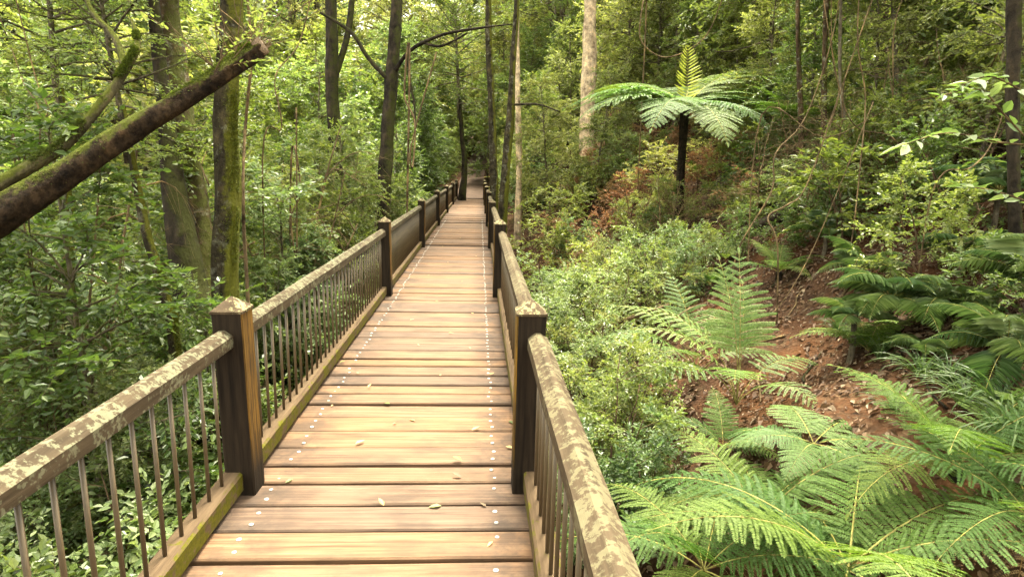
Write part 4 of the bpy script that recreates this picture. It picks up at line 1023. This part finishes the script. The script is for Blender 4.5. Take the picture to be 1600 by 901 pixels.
for px_, d_, m_, s_ in ((470,10.5,'mid',.62), (520,12.0,'dark',.75), (560,13.0,'mid',.8), (600,14.5,'blue',.75), (640,17,'mid',.9), (655,21,'dark',1.0), (680,25,'mid',1.0), (430,9.0,'blue',.5), (300,6.2,'mid',.52), (180,5.2,'light',.5), (90,5.6,'mid',.55), (30,6.2,'light',.66), (560,10.0,'blue',.5), (690,29,'dark',1.1), (705,33,'mid',1.0)):
    q_ = at(px_, 300, d_); x_ = min(q_[0], -1.3-0.8*s_)
    pr_ = SAPS[m_][rgs.integers(4)]
    put_plant('sapling', pr_, x_, q_[1], rgs.uniform(0, 6), s_, 'leafy sapling standing close along the left side of the bridge', 'sapling', 'saplings along the left side of the bridge', sz=s_*rgs.uniform(1.0, 1.25))
def scatter_trees(n, xr, yr, mats, barks, label, group, mind, seed, s=(0.5, 0.95), hs=(0.7, 1.2), cs=(0.8, 1.2), gap=4.0):
    rg = np.random.default_rng(seed); mine = []; tries = 0
    while len(mine) < n and tries < 3000:
        tries += 1
        x, y = rg.uniform(*xr), rg.uniform(*yr); a, b, d = proj((x, y, zg1(x, y)))
        if d < 3 or a < -500 or a > 2100 or not clear_of_bridge(x, y, gap) or abs(x-0.5) < (gap if y < 40 else 2.2): continue
        if any((x-p)**2+(y-q)**2 < mind**2 for p, q in mine): continue
        mine.append((x, y))
        put_tree(x, y, rg.uniform(0, 6.28), rg.uniform(*s), str(rg.choice(barks)), str(rg.choice(mats)), label, group, rg.uniform(*hs), rg.uniform(*cs))
scatter_trees(10, (-24, -6), (15, 40), ['dark','mid'], ['dark','mossy'], 'tall dark tree in the forest left of the bridge', 'tall trees left of the bridge', 3.0, 21)
scatter_trees(15, (8, 28), (20, 50), ['light','mid'], ['grey','mossy'], 'tall light crowned tree on the slope right of the bridge', 'tall trees right of the bridge', 3.4, 22)
scatter_trees(44, (-40, 40), (48, 90), ['light','mid','light'], ['grey','dark'], 'pale distant forest tree beyond the bridge end', 'distant trees beyond the bridge', 4.5, 23, hs=(0.55, 1.2), cs=(1.1, 1.8))
scatter(40, (-22, 22), (36, 62), SAPS, ['light','mid','light'], (1.3, 2.2), 1.5, 'sapling', 'tall leafy young tree in the bright forest beyond the bridge', 'tree', 'young trees beyond the bridge', 2.2, 41)
scatter(36, (-26, -3), (12, 40), SAPS, ['mid','dark','blue'], (1.2, 1.9), 1.5, 'sapling', 'tall leafy young tree left of the bridge', 'tree', 'young trees left of the bridge', 1.8, 42)
scatter(30, (6, 24), (12, 40), SAPS, ['light','mid','mid'], (1.1, 1.7), 1.5, 'sapling', 'tall leafy young tree up the slope right of the bridge', 'tree', 'young trees up the right slope', 1.8, 43)
for k in range(22):
    x_, y_ = random.uniform(-9, 11), random.uniform(64, 88)
    put_tree(x_, y_, random.uniform(0, 6), 1.0, 'grey', random.choice(['light','light','mid']), 'sunlit distant tree closing the view above the path', 'distant trees closing the view above the path', random.uniform(0.5, 1.1), random.uniform(1.2, 1.7))
scatter(14, (-4, -0.7), (34, 48), SAPS, ['dark','mid'], (0.5, 0.9), 0.9, 'sapling', 'dark leafy sapling close on the left of the far path', 'sapling', 'dark saplings by the far path', 1.2, 45)
scatter(14, (2.2, 5.5), (34, 50), SAPS, ['mid','light'], (0.5, 0.9), 0.9, 'sapling', 'leafy sapling close on the right of the far path', 'sapling', 'saplings right of the far path', 1.2, 46)
scatter(26, (-8, 12), (56, 72), SAPS, ['mid','dark','light'], (0.9, 1.8), 1.5, 'sapling', 'leafy young tree where the far path disappears', 'tree', 'young trees at the end of the far path', 1.4, 47)
scatter(34, (-34, -8), (14, 46), SAPS, ['mid','light','dark'], (1.5, 2.3), 1.5, 'sapling', 'tall bushy young tree deep in the forest on the left', 'tree', 'young trees deep on the left', 2.2, 48)
scatter_trees(26, (-40, -4), (26, 60), ['mid','light'], ['grey','dark'], 'leafy tree deep in the forest on the left', 'trees deep on the left', 3.4, 49, hs=(0.6, 1.1), cs=(1.1, 1.6))
scatter_trees(16, (5, 34), (34, 64), ['mid','light'], ['grey','dark'], 'leafy tree deep in the forest on the right', 'trees deep on the right', 3.4, 50, hs=(0.6, 1.1), cs=(1.1, 1.6))
scatter(16, (-3, 7), (50, 60), SAPS, ['dark','mid','dark'], (0.7, 1.3), 1.5, 'sapling', 'dark young tree closing the far path', 'tree', 'dark young trees closing the far path', 1.2, 71)
scatter(24, (-9, 12), (35, 60), SAPS, ['dark','mid','light'], (0.8, 1.4), 1.5, 'sapling', 'leafy sapling along the path beyond the bridge', 'sapling', 'saplings along the far path', 1.8, 9)

# low ferns on both banks
rg = np.random.default_rng(91)
cnt = 0
while cnt < 34:
    x, y = rg.uniform(2.4, 11), rg.uniform(4.5, 20)
    z = zg1(x, y); a, b, d = proj((x, y, z))
    if a > 1750 or in_soil(x, y, z): continue
    o = link('fern', LOWF[cnt % 3], None, (x, y, z+0.03)); s = rg.uniform(0.5, 1.0); o.scale = (s,)*3; o.rotation_euler = (rg.normal(0, .1), rg.normal(0, .1), rg.uniform(0, 6.28))
    tag(o, 'low green fern growing on the right hand bank', 'fern', 'low ferns on the right bank'); cnt += 1
cnt = 0
while cnt < 16:
    x, y = rg.uniform(-6, -0.9), rg.uniform(2, 12)
    z = zg1(x, y)
    o = link('fern', LOWF[cnt % 3], None, (x, y, z+0.03)); s = rg.uniform(0.8, 1.3); o.scale = (s,)*3; o.rotation_euler = (0, 0, rg.uniform(0, 6.28))
    tag(o, 'low green fern in the gully below the left handrail', 'fern', 'low ferns below the left handrail'); cnt += 1

# ------------------------------------------------------------------ litter
LIT = leaf_mat('litter', [(0.05,0.026,0.014), (0.11,0.055,0.026), (0.16,0.09,0.045), (0.08,0.036,0.017), (0.10,0.06,0.035), (0.26,0.19,0.12)], 0.75, 0.1, (1,0.9,0.7))
rg = np.random.default_rng(55)
n = 52000
x = rg.uniform(1.8, 12, n); y = 3+rg.beta(1.1, 1.8, n)*24
dens = fbm(x*0.7, y*0.7, 31)
keep = dens > -0.15-0.4*rg.random(n); x, y = x[keep], y[keep]
z = zg(x, y)+0.02+rg.uniform(0, 0.02, len(x))
e = 0.08; gxn = (zg(x+e, y)-zg(x-e, y))/(2*e); gyn = (zg(x, y+e)-zg(x, y-e))/(2*e)
N = nrm(np.stack([-gxn, -gyn, np.ones_like(gxn)], 1))+rg.normal(0, 0.35, (len(x), 3))
a = rg.uniform(0, 6.28, len(x)); D = np.stack([np.cos(a), np.sin(a), gxn*np.cos(a)+gyn*np.sin(a)], 1)
LL = 0.03+0.08*rg.random(len(x))**1.6
V, F = leaves(np.stack([x, y, z], 1), D, N, LL, LL*rg.uniform(0.3, 0.6, len(x)), 0.3, rg.uniform(-.2, .2))
tag(link('leaf_litter', mesh_np('leaf_litter', V, F, LIT)), 'brown dead leaves strewn over the red soil of the bank', 'leaf litter', None, 'stuff')

for k in range(16):
    a_ = hit(random.uniform(1150, 1580), random.uniform(380, 700)); th = random.uniform(0, 6.28); ln = random.uniform(0.25, 0.8)
    Q = np.array([a_+np.array([math.cos(th), math.sin(th), 0])*ln*q_+np.array([random.gauss(0,.03), random.gauss(0,.03), 0]) for q_ in (-.5, -.2, .15, .5)]); Q[:, 2] = zg(Q[:, 0], Q[:, 1])+0.03
    V, F = tube(Q-a_, np.array([.011,.010,.008,.004])*random.uniform(.7,1.5), 6, k, .15, sub=4)
    tag(link('fallen_stick', mesh_np('fallen_stick', V, F, random.choice([VINE, BARK_DARK]), True), None, a_), 'dead stick lying on the leaf littered red bank', 'stick', 'dead sticks on the bank')
# fallen leaves on the deck
FL = [leaf_mat('fallen_yellow', [(0.30,0.20,0.06), (0.34,0.25,0.09)], 0.6, 0.15), leaf_mat('fallen_green', [(0.10,0.12,0.02), (0.14,0.15,0.03)], 0.6, 0.15), leaf_mat('fallen_brown', [(0.10,0.05,0.025), (0.14,0.075,0.035)], 0.7, 0.1)]
FLM = []
for k, (m, wv) in enumerate(((FL[0], .38), (FL[1], .5), (FL[2], .42))):
    V, F = leaves(np.zeros((1, 3)), np.array([[1.0, 0, 0]]), UP[None], 0.06, 0.06*wv, 0.28, -0.12); FLM.append(mesh_np('fallen_leaf', V, F, m))
NM = ('yellow', 'green', 'brown')
spots = [(640,655,0),(520,632,0),(600,630,1),(458,748,1),(722,719,1),(722,746,2),(575,605,0),(765,585,0),(560,583,0),(690,585,0),(530,567,1),(795,657,1),(790,697,0),(555,693,0),(620,661,0),(737,672,0),
         (655,540,0),(735,545,0),(700,520,0),(640,500,0),(740,490,0),(680,470,0),(720,440,0),(668,430,0),(645,420,0),(700,410,0),(745,400,0),(690,385,0),(720,372,0),(740,360,0),(705,360,0),(760,792,2),(690,790,1),(600,790,0),(770,845,0)]
for k, (px_, py_, t) in enumerate(spots):
    d = ray(px_, py_); tt = -(CAM[2]-0.008)/d[2]; p = CAM+d*tt
    o = link('fallen_leaf', FLM[t], None, (p[0], p[1], 0.010)); s = random.uniform(0.6, 1.15); o.scale = (s,)*3; o.rotation_euler = (random.gauss(0, .1), random.gauss(0, .1), random.uniform(0, 6.28))
    where = 'before the first posts' if p[1] < Y1 else 'between the first and second posts' if p[1] < Y1+SP else 'beyond the second posts'
    tag(o, '%s fallen leaf on the deck %s' % (NM[t], where), 'leaf', 'fallen leaves on the deck %s' % where)

# ------------------------------------------------------------------ labels that say which one
MARKS = [(395,75,'the snapped tip of the leaning tree'),(120,262,'the leaning snapped trunk'),(355,250,'the straight mossy trunk'),(300,360,'the dark slanting trunk'),
 (373,560,'the first downhill post'),(602,380,'the second downhill post'),(480,520,'the second downhill railing panel'),(520,60,'the forked dark trunk'),(612,100,'the arching tree'),(735,265,'the far bridge end'),
 (766,150,'the slim straight trunk'),(798,150,'the bent slim trunk'),(920,110,'the big pale trunk'),(1072,100,'the young yellow frond'),(1010,195,'the tall tree fern crown'),
 (1072,290,'the tall tree fern trunk'),(1190,350,'the dark fallen logs'),(1215,440,'the bright fern above the red soil'),(1392,450,'the bushy palm'),(1420,228,'the single whitish leaf'),
 (1584,150,'the dark edge trunk'),(1250,540,'the bare red soil'),(1150,520,'the upright bracken'),(970,660,'the dark hollow with roots'),(1325,860,'the largest front fern'),
 (1520,770,'the spreading fern of the front clump'),(830,560,'the near uphill post'),(782,400,'the second uphill post'),(900,700,'the near uphill handrail'),(180,640,'the near downhill handrail'),
 (1350,60,'the thin stems on the bank'),(110,450,'the slender upright stem'),(250,440,'the thin leaning sapling stem'),(60,800,'the near balusters'),(620,800,'the near deck boards'),(690,430,'the middle of the deck'),(200,40,'the mossy limb'),(1200,60,'the slim bank stems'),(1500,500,'the shaded palms'),(1460,650,'the leaf litter')]
HUE = {'leaf_dark_green': 'dark green', 'leaf_mid_green': 'mid green', 'leaf_yellow_green': 'yellow green', 'leaf_blue_green': 'blue green', 'leaf_dry_brown': 'dry brown'}
by = {}
for o in list(COL.objects):
    if o.parent is None and o.get('label') and o.get('group'): by.setdefault(o['label'], []).append(o)
made = {}
for lab, os_ in by.items():
    if len(os_) < 2: continue
    sc_ = sorted(o.scale[0] for o in os_)
    for o in os_:
        fol = next((c for c in o.children if c.name.split('.')[0] in ('foliage', 'crown')), None)
        hue = HUE.get(fol.data.materials[0].name, '') if fol else ''
        top = {'sapling': 4.5*o.scale[2], 'shrub': 1.2*o.scale[2], 'tree': 7.0, 'dead_shrub': 1.6*o.scale[2], 'vine': 0.0, 'fern': 0.4}.get(o.name.split('.')[0], 0.05)
        p = np.array(o.location)+UP*top*0.6
        if o.name.split('.')[0] == 'vine': p = np.array(o.location)+np.array(o.bound_box).mean(0)
        a, b, d = proj(p)
        mx, my, mn = min(MARKS, key=lambda m: (m[0]-a)**2+(m[1]-b)**2)
        rel = ['above' if b < my-40 else 'below' if b > my+40 else '', 'left of' if a < mx-40 else 'right of' if a > mx+40 else '']
        rel = ' and '.join(r for r in rel if r) or 'beside'
        if rel in ('above', 'below', 'above and left of'): pass
        k = sc_.index(o.scale[0])/len(sc_); size = 'small' if k < 1/3 else 'medium sized' if k < 2/3 else 'large'
        kind = o.name.split('.')[0].replace('_', ' ')
        if kind == 'fallen leaf': hue = o['label'].split()[0]; size = ''
        if kind == 'vine': size = 'thin looping'
        if kind == 'fallen stick': size = 'dead'
        if kind == 'dead shrub': size, kind = 'bare tan', 'twig tangle'
        if kind == 'tree root': size = 'gnarled'
        if kind == 'tree' or kind == 'sapling': kind = 'leafy '+('young tree' if o.get('category') == 'tree' and kind == 'sapling' else kind)
        if kind == 'dry shrub': hue = 'dry brown'
        if kind == 'strappy tuft': kind = 'strap leaved tuft'
        if kind == 'palm': size = 'spreading'
        nl = ' '.join(x for x in (size, hue, kind, rel, mn) if x)
        made.setdefault(nl, []).append((d, o))
for nl, L in made.items():
    L.sort(key=lambda t: t[0])
    for i, (d, o) in enumerate(L):
        n_ = len(L)
        t = nl if n_ == 1 else nl+(', in front of its twin' if i == 0 else ', behind its twin') if n_ == 2 else nl+(', closest to the bridge end seen here' if False else '')
        if n_ == 3: t = nl+(', foremost of three', ', middle one of three', ', hindmost of three')[i]
        wl = t.split()
        if len(wl) > 16: t = ' '.join(w_ for w_ in wl if w_ not in ('medium', 'sized', 'large', 'small', 'leafy'))
        if len(t.split()) > 16: t = nl.replace('and ', '')
        if len(t.split()) > 16: t = ' '.join(w_ for w_ in t.split() if w_ not in ('medium', 'sized', 'large', 'small', 'leafy'))
        o['label'] = t; o['group'] = L[0][1]['group']

seen_ = {}
for o in list(COL.objects):
    if o.parent is None and o.get('label') and o.get('group'): o['group'] = seen_.setdefault(o['label'].lower(), o['group'])
